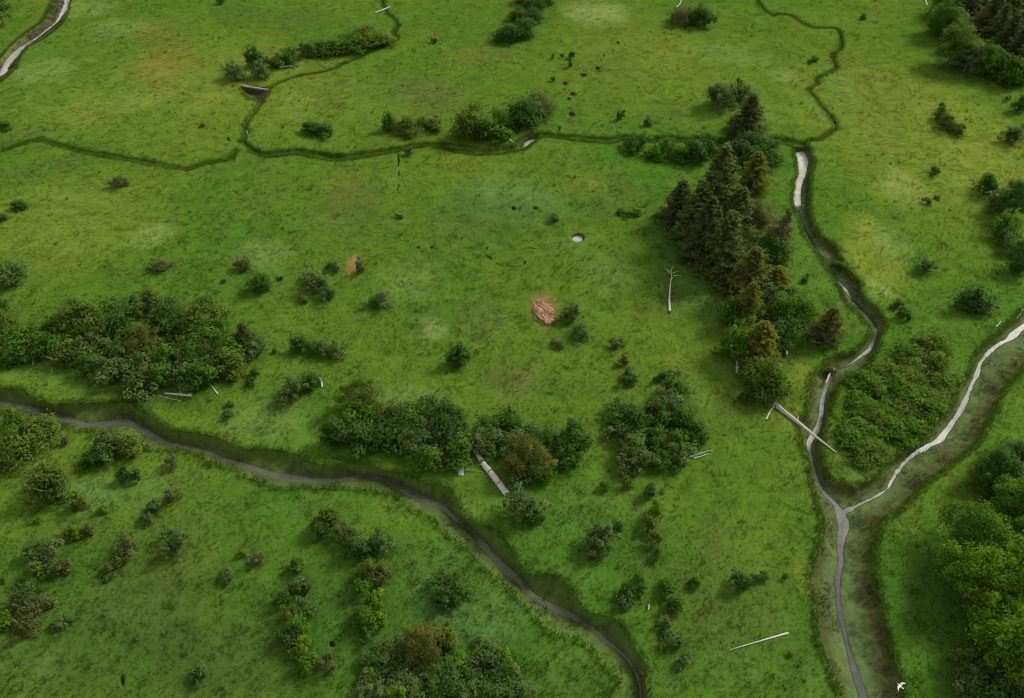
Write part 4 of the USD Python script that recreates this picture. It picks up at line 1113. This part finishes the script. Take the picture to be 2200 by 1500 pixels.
    (283, 1016, 44, "d", "dark round shrub below the clump beside the main creek", .9),
    (118, 1048, 92, "o", "golden olive round bush in the lower left meadow", .8),
    (80, 1035, 40, "b", "brownish shrub at the left shoulder of the golden olive bush", .9),
    (166, 1084, 46, "o", "small olive bush at the lower right of the golden olive bush", .9),
    (216, 1094, 26, "y", "small bright shrub right of the small olive bush", .8),
    (78, 1116, 18, "y", "tiny bright shrub below the golden olive bush", .9),
    (155, 1142, 38, "y", "bright yellow-green small shrub in the lower left meadow", .8),
    (192, 1136, 34, "b", "brownish small shrub touching the bright one in the lower left meadow", .9),
    (330, 1086, 40, "g", "grey-green shrub, middle of a slanting row in the lower left meadow", .8),
    (374, 1064, 38, "b", "brownish shrub, upper end of a slanting row in the lower left meadow", .8),
    (314, 1112, 30, "g", "grey-green shrub, lower end of a slanting row in the lower left meadow", .9),
    (378, 1164, 62, "g", "pale grey-green round bush alone in the lower left meadow", .8),
    (276, 1165, 44, "b", "brown upright shrub in the lower left meadow", 1.0),
    (255, 1195, 44, "b", "brown shrub below the upright brown one in the lower left meadow", .9),
    (230, 1222, 38, "g", "faint grey-green shrub at the foot of the brown shrubs", .7),
    (100, 1190, 76, "g", "dark grey-green bush near the left edge with a bright heart", .75),
    (90, 1222, 48, "y", "bright yellow-green shrub in the heart of the grey-green bush", .8),
    (125, 1222, 50, "b", "brownish shrub on the right of the bush with a bright heart", .8),
    (60, 1272, 66, "d", "dark shrub below the bush with a bright heart", .6),
    (35, 1300, 70, "b", "brown heathy bush on the left edge near the bottom", .6),
    (75, 1310, 60, "b", "second brown heathy bush near the left edge", .6),
    (50, 1345, 60, "b", "third and lowest brown heathy bush near the left edge", .6),
    (4, 1335, 44, "y", "bright green shrub on the left edge beside the brown heathy bushes", .9),
    (2, 1245, 20, "m", "small green shrub on the left edge above the brown heathy bushes", .9),
    (125, 1338, 40, "g", "faint grey-green shrub right of the brown heathy bushes", .6),
    (492, 1236, 42, "g", "grey-green low shrub in the lower left meadow", .6),
    (545, 1206, 44, "b", "brownish faint shrub above the column of bushes at lower left", .6),
    (520, 1190, 22, "y", "small bright shrub above the faint brownish one at lower left", .8),
    (640, 1220, 44, "m", "mid-green shrub at the top of the long column at lower left", .8),
    (650, 1255, 50, "g", "grey-green shrub high in the long column at lower left", .8),
    (605, 1285, 44, "d", "dark shrub on the left side of the long column at lower left", .8),
    (645, 1300, 50, "g", "grey-green shrub on the right side of the long column at lower left", .8),
    (618, 1315, 44, "y", "bright shrub in the middle of the long column at lower left", .9),
    (638, 1345, 56, "m", "mid-green shrub in the middle of the long column at lower left", .9),
    (620, 1370, 50, "g", "grey-green leafy shrub in the lower part of the long column", .9),
    (650, 1385, 50, "y", "bright shrub low in the long column at lower left", .9),
    (648, 1415, 54, "m", "mid-green shrub at the foot of the long column at lower left", .9),
    (662, 1440, 28, "y", "small bright tip at the very end of the long column", .9),
    (700, 1432, 44, "b", "brownish-grey shrub right of the long column's foot", 1.0),
    (430, 1445, 46, "g", "grey-green faint shrub near the bottom, left of the long column", .8),
    (700, 1118, 62, "o", "olive shrub, left upper end of the bush row below the creek", .8),
    (690, 1140, 54, "d", "dark shrub under the olive one at the upper end of the bush row", .6),
    (745, 1150, 50, "g", "grey-green shrub in the bush row below the creek", .8),
    (815, 1165, 52, "g", "grey-green shrub with pale leaves, right of the bush row's upper part", .9),
    (775, 1182, 56, "d", "dark shrub in the upper part of the bush row below the creek", .8),
    (768, 1165, 26, "y", "small bright tip in the upper part of the bush row below the creek", 1.0),
    (798, 1225, 54, "o", "olive shrub in the middle of the bush row below the creek", .8),
    (825, 1235, 50, "b", "brownish shrub on the right side of the bush row below the creek", .8),
    (785, 1262, 50, "m", "mid-green shrub in the middle of the bush row below the creek", .8),
    (800, 1285, 44, "y", "bright shrub in the lower half of the bush row below the creek", .9),
    (790, 1325, 56, "m", "mid-green shrub in the lower half of the bush row below the creek", .8),
    (812, 1335, 48, "y", "bright shrub at the lower end of the bush row below the creek", 1.0),
    (790, 1365, 44, "d", "dark shrub at the foot of the bush row below the creek", .7),
    (968, 1262, 76, "d", "dark low bush alone between the bush row and the creek", .65),
    (950, 1370, 60, "o", "olive shrub at the right shoulder of the brown fan-shaped tree", .9),
    (802, 1452, 40, "y", "bright shrub amid the grey shrubs at the bottom", .9),
    (858, 1492, 52, "y", "bright shrub on the bottom edge amid grey shrubs", .8),
    (1076, 1410, 40, "y", "bright leafy tip above the right end of the grey shrubs at the bottom", .9),
    (1035, 1420, 40, "m", "mid-green shrub beside the bright tip at the bottom", .9),
    (1700, 1405, 16, "m", "tiny green shrub right of the long white pole's end", .8),
]:
    shrub(*a[:5], *([a[5]] if len(a) > 5 else []))

# ------------------------------------------------------------------ thickets
thicket([(105, 722), (165, 690), (235, 668), (300, 685), (370, 680), (430, 685), (480, 720), (490, 775), (465, 812), (395, 815), (295, 830), (225, 805), (170, 785), (125, 765)], 34, "gmdogmmo", (46, 74), "the big left thicket", 1, (.62, .95))
thicket([(0, 695), (60, 690), (75, 715), (55, 745), (0, 750)], 4, "oom", (50, 72), "the olive bushes on the left edge", 2)
thicket([(0, 745), (45, 745), (40, 768), (0, 770)], 2, "bgd", (34, 50), "the patch under the left edge's olive bushes", 3)
thicket([(765, 905), (800, 895), (860, 900), (935, 870), (985, 888), (1000, 930), (985, 985), (930, 995), (885, 975), (870, 940), (810, 950), (770, 945)], 13, "dmgmd", (44, 70), "the middle thicket above the main creek", 4, (.62, .9))
thicket([(1045, 920), (1085, 895), (1140, 905), (1180, 930), (1190, 990), (1175, 1030), (1110, 1035), (1085, 990), (1045, 960)], 9, "gmmd", (36, 56), "the bushes round the rusty tree", 5, (.6, .9))
thicket([(1205, 915), (1235, 900), (1265, 935), (1262, 975), (1220, 985), (1200, 950)], 4, "gmd", (36, 54), "the clump right of the rusty tree", 6, (.7, .95))
thicket([(1335, 880), (1375, 890), (1405, 870), (1440, 835), (1470, 865), (1482, 930), (1455, 985), (1380, 1010), (1345, 985), (1355, 940)], 15, "gdmgm", (38, 62), "the right-centre thicket", 7, (.6, .9))
thicket([(1815, 895), (1845, 845), (1900, 790), (1950, 742), (2010, 735), (2035, 790), (2000, 860), (1985, 915), (1930, 945), (1880, 985), (1830, 990), (1800, 950)], 26, "oommo", (48, 64), "the thicket between the right-hand streams", 8, (.30, .42))
thicket([(1345, 305), (1420, 300), (1520, 308), (1545, 322), (1500, 338), (1400, 332), (1350, 328)], 7, "dmm", (34, 48), "the creekside bushes left of the spire", 9, (.6, .85))
thicket([(1560, 312), (1640, 303), (1675, 320), (1668, 345), (1600, 340), (1560, 330)], 5, "mdg", (36, 52), "the creekside bushes right of the spire", 10, (.6, .85))
thicket([(1475, 470), (1520, 480), (1600, 500), (1660, 540), (1660, 600), (1600, 600), (1520, 560), (1485, 520)], 11, "dmgd", (40, 62), "the upper spruce group's undergrowth", 11, (.8, 1.1))
thicket([(1600, 630), (1660, 640), (1725, 640), (1740, 690), (1700, 725), (1650, 750), (1570, 735), (1565, 690)], 11, "mmdg", (44, 66), "the leafy lower spruce group", 12, (.8, 1.05))
thicket([(1100, -10), (1160, -12), (1160, 15), (1145, 55), (1110, 82), (1085, 80), (1105, 50)], 7, "dgd", (32, 46), "the dark bush row at the top", 13, (.6, .8))
thicket([(780, 1420), (850, 1400), (960, 1410), (960, 1500), (785, 1510)], 10, "ggggd", (48, 70), "the left grey shrubs at the bottom", 14, (.4, .6))
thicket([(960, 1430), (1040, 1410), (1110, 1430), (1115, 1500), (960, 1505)], 8, "gdgmg", (46, 66), "the right grey shrubs at the bottom", 15, (.5, .75))
thicket([(2000, -20), (2050, 20), (2060, 60), (2120, 100), (2170, 130), (2200, 165), (2200, 180), (2150, 160), (2090, 130), (2035, 100), (2010, 60)], 8, "mgdd", (40, 58), "the top right forest's skirt", 16, (.7, .95))
thicket([(2085, 1450), (2120, 1420), (2200, 1440), (2200, 1510), (2090, 1510)], 5, "gdg", (50, 76), "the bottom right corner's undergrowth", 17, (.7, .9))
thicket([(2130, 1000), (2200, 980), (2200, 1050), (2135, 1060)], 3, "dd", (60, 80), "the dark bushes above the bright trees", 18, (.8, 1.0))

# ------------------------------------------------------------------ driftwood, poles and dead branches
GREYW, WHITEW, PINKW, BROWNW = (0.235, 0.225, 0.205), (0.32, 0.31, 0.285), (0.32, 0.23, 0.17), (0.20, 0.16, 0.12)


def wood(parent, name, p, r, color, seed, sides=9, rough=0.10, label=None):
    v, f = tube(p, r, sides, rough, seed)
    g = np.random.default_rng(seed)
    streak = 0.80 + 0.35 * g.random(sides)
    n = (len(v) - 2) // sides
    c = np.concatenate([np.tile(streak, n), [0.35, 0.35]])[:, None] * np.array(color)
    m = obj(name, v, f, M_WOOD, parent, col=np.clip(c, 0, 0.75))
    return tag(m, label)


def log(a, b, wa, wb, color, label, seed, cat="log", name="driftwood_log", lift=0.0, bend=0.05, stubs=3, sink=0.35, height=None, root=False, n=9):
    """A fallen trunk from pixel a to pixel b, wa and wb pixels thick."""
    ra, rb = wa / 2 / float(ppm(*a)), wb / 2 / float(ppm(*b))
    z = [ground_z(*P(*q)[:2]) for q in (a, b)] if height is None else height
    pa, pb = P(*a, max(z[0], -0.6) + ra * (1 - sink) + lift), P(*b, max(z[1], -0.6) + rb * (1 - sink) + lift)
    L = np.linalg.norm(pb - pa)
    x = xform(name, ((pa + pb) / 2 * [1, 1, 0]))
    o = (pa + pb) / 2 * [1, 1, 0]
    r = np.random.default_rng(seed)
    t = np.linspace(0, 1, n)
    side = np.cross((pb - pa) / L, [0, 0, 1.0])
    wav = (np.sin(t * 3.1 + r.random() * 2) * 0.6 + np.sin(t * 7 + r.random() * 6) * 0.2) * bend * L
    wav -= wav[0] + (wav[-1] - wav[0]) * t
    p = pa + (pb - pa) * t[:, None] + side * wav[:, None] - o
    rad = ra + (rb - ra) * t
    rad = rad * (1 + 0.10 * (r.random(n) - .5))
    path = x.GetPath()
    wood(path, "trunk", p, rad, color, seed)
    for s in range(stubs):
        k = r.integers(1, n - 1)
        d = side * r.choice([-1, 1]) + np.array([0, 0, 0.6]) + (pb - pa) / L * r.normal(0, 0.4)
        d /= np.linalg.norm(d)
        l = rad[k] * (1.6 + 2.0 * r.random()) + 0.15
        wood(path, "branch_stub", [p[k], p[k] + d * l * .6, p[k] + d * l], [rad[k] * .38, rad[k] * .28, rad[k] * .10], color, seed + s, 6)
    if root:
        for s in range(5):
            ang = s * 1.257 + r.random() * .5
            d = side * math.cos(ang) + np.array([0, 0, 1.0]) * abs(math.sin(ang)) - (pb - pa) / L * 0.5
            wood(path, "root", [p[0], p[0] + d * ra * 1.1, p[0] + d * ra * 2.2], [ra * .5, ra * .3, ra * .1], color, seed + 30 + s, 6)
    tag(x, label, cat)
    return x


# the split white log: four lengths with dark breaks between
lx = xform("driftwood_log", P(1055, 1015) * [1, 1, 0])
lo = P(1055, 1015) * [1, 1, 0]
za = 0.30
for k, (a, b, wa, wb) in enumerate([((1019, 968), (1035, 990), 6, 11), ((1037.5, 995), (1052, 1013), 10.5, 13.5), ((1054, 1015), (1072, 1038), 13, 14), ((1073.5, 1039.5), (1089, 1061), 13.5, 13)]):
    pa, pb = P(*a, za) - lo, P(*b, za) - lo
    t = np.linspace(0, 1, 6)[:, None]
    wood(lx.GetPath(), "trunk_piece", pa + (pb - pa) * t, np.linspace(wa, wb, 6) / 2 / float(ppm(*a)), WHITEW, 200 + k, 10, 0.14)
pa, pb = P(1024, 975, 0.22) - lo, P(1087, 1057, 0.22) - lo
wood(lx.GetPath(), "dark_core", pa + (pb - pa) * np.linspace(0, 1, 6)[:, None], np.linspace(4, 8, 6) / 2 / float(ppm(1055, 1015)), (0.05, 0.045, 0.04), 210, 8, 0.1, "dark core showing in the breaks")  # dark inner rod seen through the breaks
p0 = P(1019, 968, za) - lo
wood(lx.GetPath(), "branch_stub", [p0, p0 + [-.15, .3, .15], p0 + [-.12, .55, .4]], [0.14, 0.09, 0.03], WHITEW, 215, 6)
tag(lx, "thick white log split into four lengths, lying left of the rusty tree", "log")

log((1664, 868), (1797, 973), 11, 3.5, GREYW, "long grey-white log spanning the narrow right-hand stream", 221, height=(0.05, 0.05), bend=0.012, stubs=3)
log((1667, 869), (1646, 901), 4, 2.5, WHITEW, "thin white pole propped at the left end of the long log over the stream", 222, cat="pole", name="pole", stubs=0)
log((412, 849), (354, 845), 8, 3, WHITEW, "thick white log at the lower edge of the big left thicket", 223, stubs=2)
log((388, 862), (340, 850), 2.2, 1.5, GREYW, "thin grey pole just below the white log at the left thicket", 224, cat="pole", name="pole", stubs=0)
log((468, 847), (450, 824), 3, 1.6, WHITEW, "thin slanting white pole right of the white log at the left thicket", 225, cat="pole", name="pole", stubs=0)
log((692, 832), (688, 811), 3.6, 3, WHITEW, "short white stake-like log in the meadow right of the grey-green bush", 226, stubs=0)
log((764, 946), (782, 936), 2.6, 2, WHITEW, "short white stick lying in front of the middle thicket", 227, cat="stick", name="stick", stubs=0)
log((128, 774), (72, 758), 7, 3, PINKW, "pinkish brown log beside the left end of the big left thicket", 228, stubs=3)
log((70, 746), (100, 747), 3, 2, GREYW, "thin pale pole behind the pinkish log on the left", 229, cat="pole", name="pole", stubs=0)
log((55, 770), (42, 763), 3, 2, GREYW, "short grey stick left of the pinkish log", 230, cat="stick", name="stick", stubs=0)
log((71, 783), (71, 773), 3, 2.6, WHITEW, "tiny white stick upright in the picture below the pinkish log", 231, cat="stick", name="stick", stubs=0)
log((110, 801), (112, 792), 2, 1.4, GREYW, "faint tiny stick in the grass below the pinkish log", 232, cat="stick", name="stick", stubs=0)
log((150, 794), (185, 798), 2, 1.2, GREYW, "thin grey pole at the lower left edge of the big left thicket", 233, cat="pole", name="pole", stubs=0)
log((392, 684), (404, 686), 4, 3, WHITEW, "small white log end showing inside the big left thicket", 234, lift=0.8, stubs=0)
log((1583, 802), (1587, 776), 6, 10, WHITEW, "short thick white stump lying left of the big yellow-green bush", 235, cat="stump", name="stump", stubs=2)
log((1690, 762), (1691, 742), 6, 3, PINKW, "short pinkish broken post right of the lowest golden spruce", 236, cat="post", name="broken_post", stubs=0, lift=0.2)
log((1466, 985), (1531, 967), 3.6, 1.8, GREYW, "upper of two crossing grey poles right of the right-centre thicket", 237, cat="pole", name="pole", stubs=1)
log((1490, 984), (1522, 975), 3.2, 1.8, GREYW, "lower shorter of two crossing grey poles right of the right-centre thicket", 238, cat="pole", name="pole", stubs=0)
log((1693, 1360), (1566, 1397), 4.5, 1.0, WHITEW, "long white tapering pole in the lower right meadow", 239, cat="pole", name="pole", bend=0.008, stubs=0)
log((838, 16), (806, 28), 5, 3.5, GREYW, "pale log lying across the small creek at the top", 240, height=(0.05, 0.05), bend=0.02, stubs=2)
log((1458, 339), (1434, 331), 3.6, 2.6, GREYW, "short pale log below the bushes left of the tallest spruce", 241, stubs=0)
log((1095, 300), (1102, 306), 3.6, 3, WHITEW, "tiny white log on the grass at the upper creek's bend", 242, stubs=0)
log((1453, 16), (1466, -2), 2.6, 1.6, GREYW, "thin pale pole beside the brownish bush at the top of the picture", 243, cat="pole", name="pole", stubs=0, lift=0.3)
log((1993, 13), (1984, -4), 3, 2.2, WHITEW, "thin white pole at the upper left corner of the top right forest", 244, cat="pole", name="pole", stubs=0)
log((600, 145), (655, 136), 2.0, 1.2, (0.16, 0.15, 0.13), "thin faded pole along the creekside bush row up left", 245, cat="pole", name="pole", stubs=0, lift=0.6)
log((524, 185), (577, 193), 4.5, 3.5, (0.18, 0.165, 0.15), "grey root-ended log bridging the pool of the upper left creek", 246, height=(0.08, 0.08), bend=0.06, stubs=4, root=True)
log((530, 281), (534, 290), 4, 4, WHITEW, "short white log wedged in the narrow creek up left", 247, height=(-0.3, -0.3), stubs=0)
log((1790, 792), (1774, 824), 7, 3, PINKW, "pinkish log lying along the narrow stream where it bends", 248, height=(-0.75, -0.85), stubs=2)
log((1333, 1289), (1342, 1296), 3.4, 2, WHITEW, "tiny white stick beside a grey-green shrub near the creek", 249, cat="stick", name="stick", stubs=0, lift=0.3)
log((1393, 1310), (1394, 1298), 2.6, 2, WHITEW, "tiny upright white stick right of the creekside shrub", 250, cat="stick", name="stick", stubs=0, lift=0.2)
log((1048, 1503), (1047, 1487), 3.4, 2.6, GREYW, "pale stick cut by the bottom edge among the grey shrubs", 251, cat="stick", name="stick", stubs=0, lift=0.5)
log((1775, 741), (1742, 733), 5, 2.6, (0.40, 0.34, 0.30), "bent pinkish grey branch on the grass under the lone rusty gold spruce", 252, cat="branch", name="dead_branch", bend=0.05, stubs=3)
log((1768, 741), (1776, 732), 4.5, 3.5, GREYW, "short upturned branch end right of the bent branch under the rusty gold spruce", 253, cat="branch", name="dead_branch", stubs=1)
log((1744, 722), (1753, 710), 2.4, 1.4, GREYW, "thin grey twig above the bent branch under the rusty gold spruce", 254, cat="branch", name="dead_branch", stubs=2, lift=0.6)
log((1500, 575), (1478, 565), 2.4, 1.4, GREYW, "pale bare branch left of the spruce group's middle, upper of two", 255, cat="branch", name="dead_branch", stubs=2, lift=0.3)
log((1545, 592), (1566, 587), 3, 1.6, GREYW, "pale bare branch left of the spruce group's middle, lower of two", 256, cat="branch", name="dead_branch", stubs=2, lift=0.4)
log((1700, 447), (1728, 441), 3, 2, (0.10, 0.085, 0.07), "dark log lying across the foot of the white pool in the right-hand stream", 257, height=(-0.95, -0.95), stubs=2)
log((2182, 684), (2199, 664), 3.4, 2, WHITEW, "white forked branch on the right edge above the pale stream", 258, cat="branch", name="dead_branch", stubs=2)
log((2140, 703), (2150, 690), 2.4, 1.6, WHITEW, "thin white branch on the rim left of the forked one above the pale stream", 259, cat="branch", name="dead_branch", stubs=1)
log((1114, 816), (1150, 810), 1.6, 1.2, BROWNW, "thin brown pole in the meadow under the dark round bush", 260, cat="pole", name="pole", stubs=0)

# root plate of an uprooted tree beside the split log
rx = xform("root_plate", P(991, 1016) * [1, 1, 0])
r_ = np.random.default_rng(41)
wood(rx.GetPath(), "stump", [(0.0, -.35, 0.0), (0, -.05, 0.3), (0.05, .15, 0.75)], [0.34, 0.30, 0.22], WHITEW, 300, 10, 0.22)
for s in range(7):
    a = s * 0.9 + r_.random() * 0.4
    d = np.array([math.cos(a), math.sin(a) * 0.8, 0.35 + 0.5 * r_.random()])
    wood(rx.GetPath(), "root", [(0, .05, .5), d * 0.28 + [0, 0, .35], d * 0.48 + [0, 0, .3]], [0.14, 0.08, 0.03], (0.25, 0.23, 0.20), 310 + s, 6)
o = P(991, 1016) * [1, 1, 0]
for s, (a, b) in enumerate([((985, 1008), (952, 1011)), ((1000, 1010), (1038, 1015)), ((1000, 1005), (1014, 992))]):
    wood(rx.GetPath(), "branch", [P(*a, .35) - o, (P(*a, .35) + P(*b, .25)) / 2 + [0, 0.1, .1] - o, P(*b, .15) - o], [0.06, 0.04, 0.02], (0.2, 0.19, 0.17) if s < 2 else (0.12, 0.10, 0.09), 330 + s, 6)
tag(rx, "white root plate with thin branches left of the split white log", "stump")

# the fallen birch-like trunk left of the spruces
fx = xform("fallen_tree", P(1440, 625) * [1, 1, 0])
o = P(1440, 625) * [1, 1, 0]
q = [P(1439, 669, .18), P(1438, 645, .18), P(1440, 615, .20), P(1443, 590, .28), P(1442, 577, .35)]
wood(fx.GetPath(), "trunk", np.array(q) - o, [0.15, 0.12, 0.08, 0.05, 0.02], WHITEW, 340, 8)
for s, (a, b) in enumerate([((1442, 602), (1450, 590)), ((1443, 590), (1432, 582)), ((1443, 588), (1460, 583)), ((1442, 580), (1448, 571)), ((1447, 592), (1466, 594)), ((1441, 584), (1428, 577))]):
    wood(fx.GetPath(), "branch", [P(*a, .25) - o, (P(*a, .25) + P(*b, .5)) / 2 - o + [0, 0, .1], P(*b, .4) - o], [0.06, 0.04, 0.015], (0.30, 0.24, 0.18), 350 + s, 5)
tag(fx, "slim white trunk fallen in the grass with twiggy top, left of the spruce group", "fallen tree")

# the dead grey shrub by the rusty gold spruce
dx = xform("dead_shrub", P(1740, 722) * [1, 1, 0])
r_ = np.random.default_rng(43)
for s in range(16):
    a = r_.random() * 6.28
    e = np.array([math.cos(a) * r_.uniform(.4, 1.5), math.sin(a) * r_.uniform(.4, 1.3), r_.uniform(.9, 2.0)])
    wood(dx.GetPath(), "branch", [(0, 0, -.1), e * .5 + [0, 0, .25], e], [0.05, 0.035, 0.012], (0.24, 0.22, 0.20), 360 + s, 5)
tag(dx, "leafless grey shrub left of the lone rusty gold spruce", "dead shrub")

# brush pile of pinkish dead stems
bp = xform("brush_pile", P(1167, 668) * [1, 1, 0])
r_ = np.random.default_rng(44)
o = P(1167, 668) * [1, 1, 0]
outline = shapely.Polygon([(1146, 655), (1156, 645), (1172, 648), (1186, 660), (1190, 676), (1186, 692), (1176, 694), (1160, 680), (1148, 668)])


def stems(n, seed, colors, rad):
    r, vs, fs, cs, off = np.random.default_rng(seed), [], [], [], 0
    while n:
        q = (r.uniform(1140, 1195), r.uniform(640, 700))
        if not outline.contains(shapely.Point(q)):
            continue
        n -= 1
        c = P(*q, r.uniform(0.1, 0.55)) - o
        a = math.radians(118) + r.normal(0, 0.55)
        l = r.uniform(0.4, 1.1)
        d = np.array([math.cos(a), math.sin(a), r.normal(0.05, 0.22)]) * l / 2
        v, f = tube([c - d, c + [0, 0, 0.06], c + d], np.array([1, .8, .4]) * rad * r.uniform(.6, 1.3), 4, 0, 0, False)
        vs.append(v), fs.append(f + off), cs.append(np.tile(np.array(colors[r.integers(0, len(colors))]) * r.uniform(.7, 1.3), (len(v), 1)))
        off += len(v)
    return np.vstack(vs), np.vstack(fs), np.vstack(cs)


v, f, c = stems(300, 45, [(0.36, 0.19, 0.13), (0.42, 0.25, 0.17), (0.20, 0.09, 0.06)], 0.05)
tag(obj("dead_stems", v, f, M_WOOD, bp.GetPath(), col=c), kind="stuff")
for s in range(8):
    q = (r_.uniform(1156, 1182), r_.uniform(655, 684))
    c = P(*q, 0.5) - o
    a = math.radians(118) + r_.normal(0, .5)
    d = np.array([math.cos(a), math.sin(a), 0.12]) * 0.8
    wood(bp.GetPath(), "branch", [c - d, c, c + d], [0.09, 0.07, 0.03], (0.44, 0.27, 0.19), 380 + s, 6)
tag(bp, "heap of pinkish brown dead stems on an orange patch of dry grass", "brush pile")

# ------------------------------------------------------------------ the white bird over the bank in the bottom right corner
import manifold3d as m3


def ball(p, r):
    return m3.Manifold.sphere(r, 14).translate([float(q) for q in p])


def hull(*b):
    return m3.Manifold.batch_hull(list(b))


body = [((0.36, 0, .03), .035), ((0.30, 0, .035), .055), ((0.17, 0, .01), .085), ((0.0, 0, 0), .095), ((-0.16, 0, .01), .065), ((-0.27, 0, .02), .035)]
gull = m3.Manifold()
for (p, r), (q, s) in zip(body, body[1:]):
    gull = gull + hull(ball(p, r), ball(q, s))
gull = gull + hull(ball((-0.24, 0, .02), .03), ball((-0.40, .09, .02), .010), ball((-0.42, 0, .02), .010), ball((-0.40, -.09, .02), .010))          # tail fan
for s in (1, -1):
    W = [((0.10, .06 * s, .04), (-0.10, .06 * s, .03), .030), ((0.16, .28 * s, .12), (-0.06, .28 * s, .10), .020), ((0.10, .46 * s, .13), (-0.10, .44 * s, .11), .014), ((-0.10, .66 * s, .08), (-0.18, .62 * s, .07), .009), ((-0.26, .78 * s, .04), (-0.27, .77 * s, .04), .006)]
    for (a, b, r), (c, d, q) in zip(W, W[1:]):
        gull = gull + hull(ball(a, r), ball(b, r * .6), ball(c, q), ball(d, q * .6))
gull = gull.refine_to_length(0.05)
gm = gull.to_mesh()
gt = trimesh.Trimesh(gm.vert_properties[:, :3], gm.tri_verts)
trimesh.smoothing.filter_taubin(gt, iterations=6)
bx = xform("bird", P(1934, 1474, 6.0), 128, (0.76, 0.76, 0.76), 0)
v = np.array(gt.vertices)
c = np.tile([0.36, 0.36, 0.35], (len(v), 1))
c[(np.abs(v[:, 1]) > 0.70)] = (0.10, 0.10, 0.10)
c[(np.abs(v[:, 1]) > 0.12) & (np.abs(v[:, 1]) <= 0.70)] = (0.28, 0.29, 0.29)
c[:] = np.where(np.abs(v[:, 1:2]) > 0.70, [0.2, 0.2, 0.2], c)
obj("body", v, gt.faces, M_FEATHER, bx.GetPath(), col=c, smooth=True)
b = hull(ball((0.385, 0, .028), .016), ball((0.45, 0, .012), .006)).to_mesh()
obj("beak", b.vert_properties[:, :3], b.tri_verts, M_FEATHER, bx.GetPath(), col=np.tile([0.5, 0.36, 0.06], (len(b.vert_properties), 1)))
tag(bx, "white bird gliding with swept wings over the dark stream bank at lower right", "bird")
